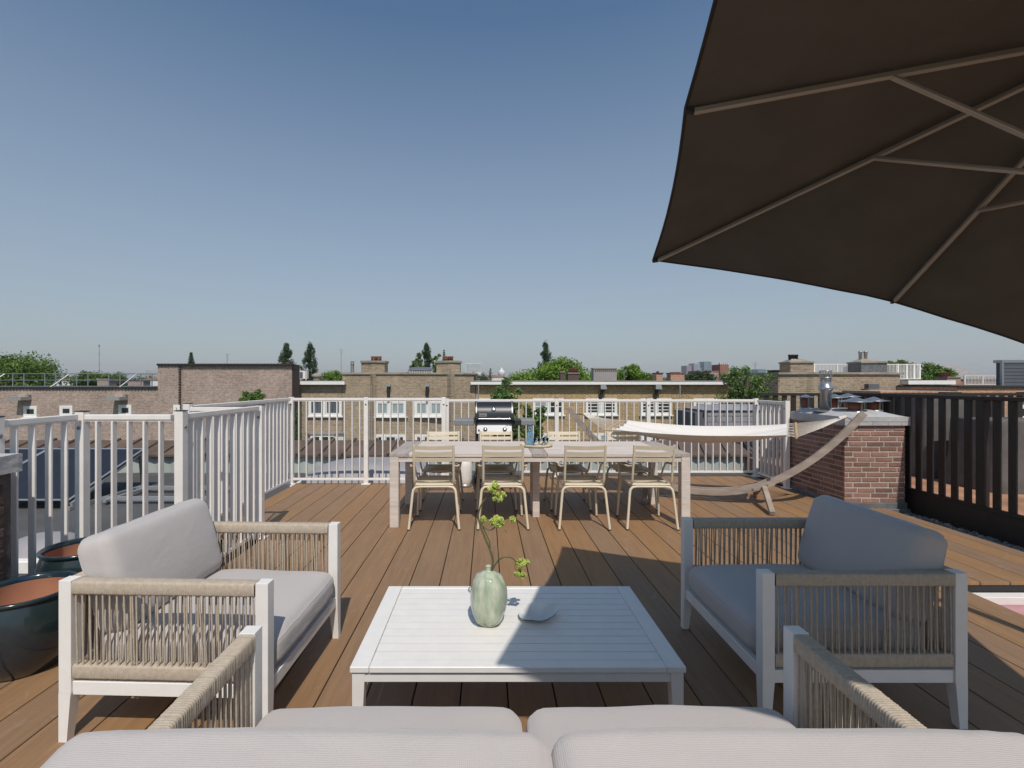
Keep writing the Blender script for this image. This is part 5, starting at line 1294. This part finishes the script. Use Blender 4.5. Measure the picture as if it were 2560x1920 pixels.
tree('dark columnar poplar, left of the pair beside the air conditioner',716,860,42,90,75,M['leafC'],1,'poplar',group=G1)
tree('dark columnar poplar, right of the pair beside the air conditioner',775,860,44,100,72,M['leafC'],2,'poplar',group=G1)
tree('dark poplar rising behind the curved roof ventilator',1066,859,34,90,75,M['leafC'],3,'poplar',group=G1)
tree('tallest dark poplar left of the large bright green tree',1363,857,44,110,78,M['leafC'],4,'poplar',group=G1)
tree('tiny dark poplar near the distant white dome',1226,920,13,40,260,M['leafC'],5,'poplar',.5,group=G1)
tree('small dark round tree below the distant white office block',1181,923,14,40,250,M['leafC'],15,'round',.4,group=G1)
tree('thin conifer tip behind the right chimney stack',1110,874,14,40,80,M['leafC'],6,'conifer',size=.12,name='conifer')
tree('small conifer tip above the tall brick block',478,881,24,46,60,M['leafC'],7,'conifer',size=.14,name='conifer')
tree('large leafy tree at far left behind the guard rail',20,884,250,120,58,M['leafA'],8,'round',2.2,size=.16,group=G2)
tree('low green tree behind the middle of the left guard rail',225,925,90,55,70,M['leafA'],9,'round',1,group=G2)
tree('low green tree near the right end of the left guard rail',285,923,60,60,74,M['leafA'],19,'round',.8,group=G2)
tree('bright green tree left of the slim steel flue',832,922,75,60,80,M['leafB'],10,'round',.9,group=G2)
tree('pale airy tree left of the poplar behind the ventilator',1040,882,52,80,66,M['leafA'],12,'sparse',1.2,size=.13,group=G2)
tree('pale airy tree right of the poplar behind the ventilator',1092,884,44,80,68,M['leafA'],13,'sparse',1.,size=.13,group=G2)
tree('large bright green tree behind the red clay chimney pots',1405,894,170,110,68,M['leafB'],14,'round',2,size=.18,group=G2)
tree('broad bright green tree left of the barbecue side poplar base',1330,925,150,70,78,M['leafB'],16,'round',1.2,size=.2,group=G2)
tree('bright green tree right of the grey concrete chimney',1572,904,92,90,62,M['leafB'],17,'round',1.3,size=.15,group=G2)
tree('low green tree trailing right behind the long roof',1625,930,60,50,70,M['leafA'],27,'round',.7,group=G2)
tree('dark rounded tree below the skyline towers',1752,924,84,60,90,M['leafC'],18,'round',1,size=.22,group=G2)
tree('bright green tree left of the black boarded stack',1908,929,60,50,80,M['leafB'],20,'round',.8,group=G2)
tree('green tree behind the right roof railing',2245,888,70,80,60,M['leafA'],21,'round',1.1,size=.15,group=G2)
tree('green tree right of the roof railing by the grey roof',2330,905,95,80,62,M['leafA'],22,'round',1.3,size=.16,group=G2)
tree('dark rounded tree right of the distant white dome',1292,930,50,50,180,M['leafC'],23,'round',.6,group=G2)
tree('dark low tree just left of the distant white dome',1205,934,60,40,170,M['leafC'],24,'round',.6,group=G2)
tree('leafy courtyard tree directly behind the barbecue',1262,945,120,215,19,M['leafD'],30,'sparse',2.4,size=.075,group='courtyard trees beyond the railing')
tree('lower right part of the courtyard greenery beside the barbecue',1335,1010,95,160,17,M['leafD'],33,'sparse',1.6,size=.075,group='courtyard trees beyond the railing')
tree('airy courtyard tree at the right behind the hammock',1868,920,165,150,17.5,M['leafD'],31,'sparse',1.9,size=.065,group='courtyard trees beyond the railing')
tree('small tree top peeping over the left railing',632,975,86,90,20,M['leafD'],32,'sparse',1.3,size=.075,group='courtyard trees beyond the railing')
tree('green climbing shrub between the houses behind the corner post',745,1010,16,110,30,M['leafD'],34,'sparse',1.2,size=.1,group='courtyard trees beyond the railing')
# far treetops that read as one mass
rnd = random.Random(77); mb = MB()
for i in range(520):
    u = -900+4300*i/520+rnd.uniform(-6,6); Y = rnd.uniform(330,520); v = 944+rnd.uniform(-4,4)
    c = Vector((X_(u,Y),Y,Z_(v,Y)-3.5)); leaves(mb, c, Vector((7,7,4.5)), 46, 1.4, rnd)
tag(mb.build('distant_wood', M['leafC']), 'dark band of far treetops along the horizon', 'wood', kind='stuff')
#-#HAZE
hz, t, b, N, L = nodes('haze'); t.nodes.remove(b)
pv = N('ShaderNodeVolumePrincipled'); pv.inputs['Color'].default_value = (.93,.94,.97,1); pv.inputs['Density'].default_value = .0002
pv.inputs['Anisotropy'].default_value = .2; L(pv.outputs[0], t.nodes['Material Output'].inputs['Volume'])
tag(MB().box(-4100,4100,-310,6100,-14.5,75).build('haze', hz), kind='stuff')
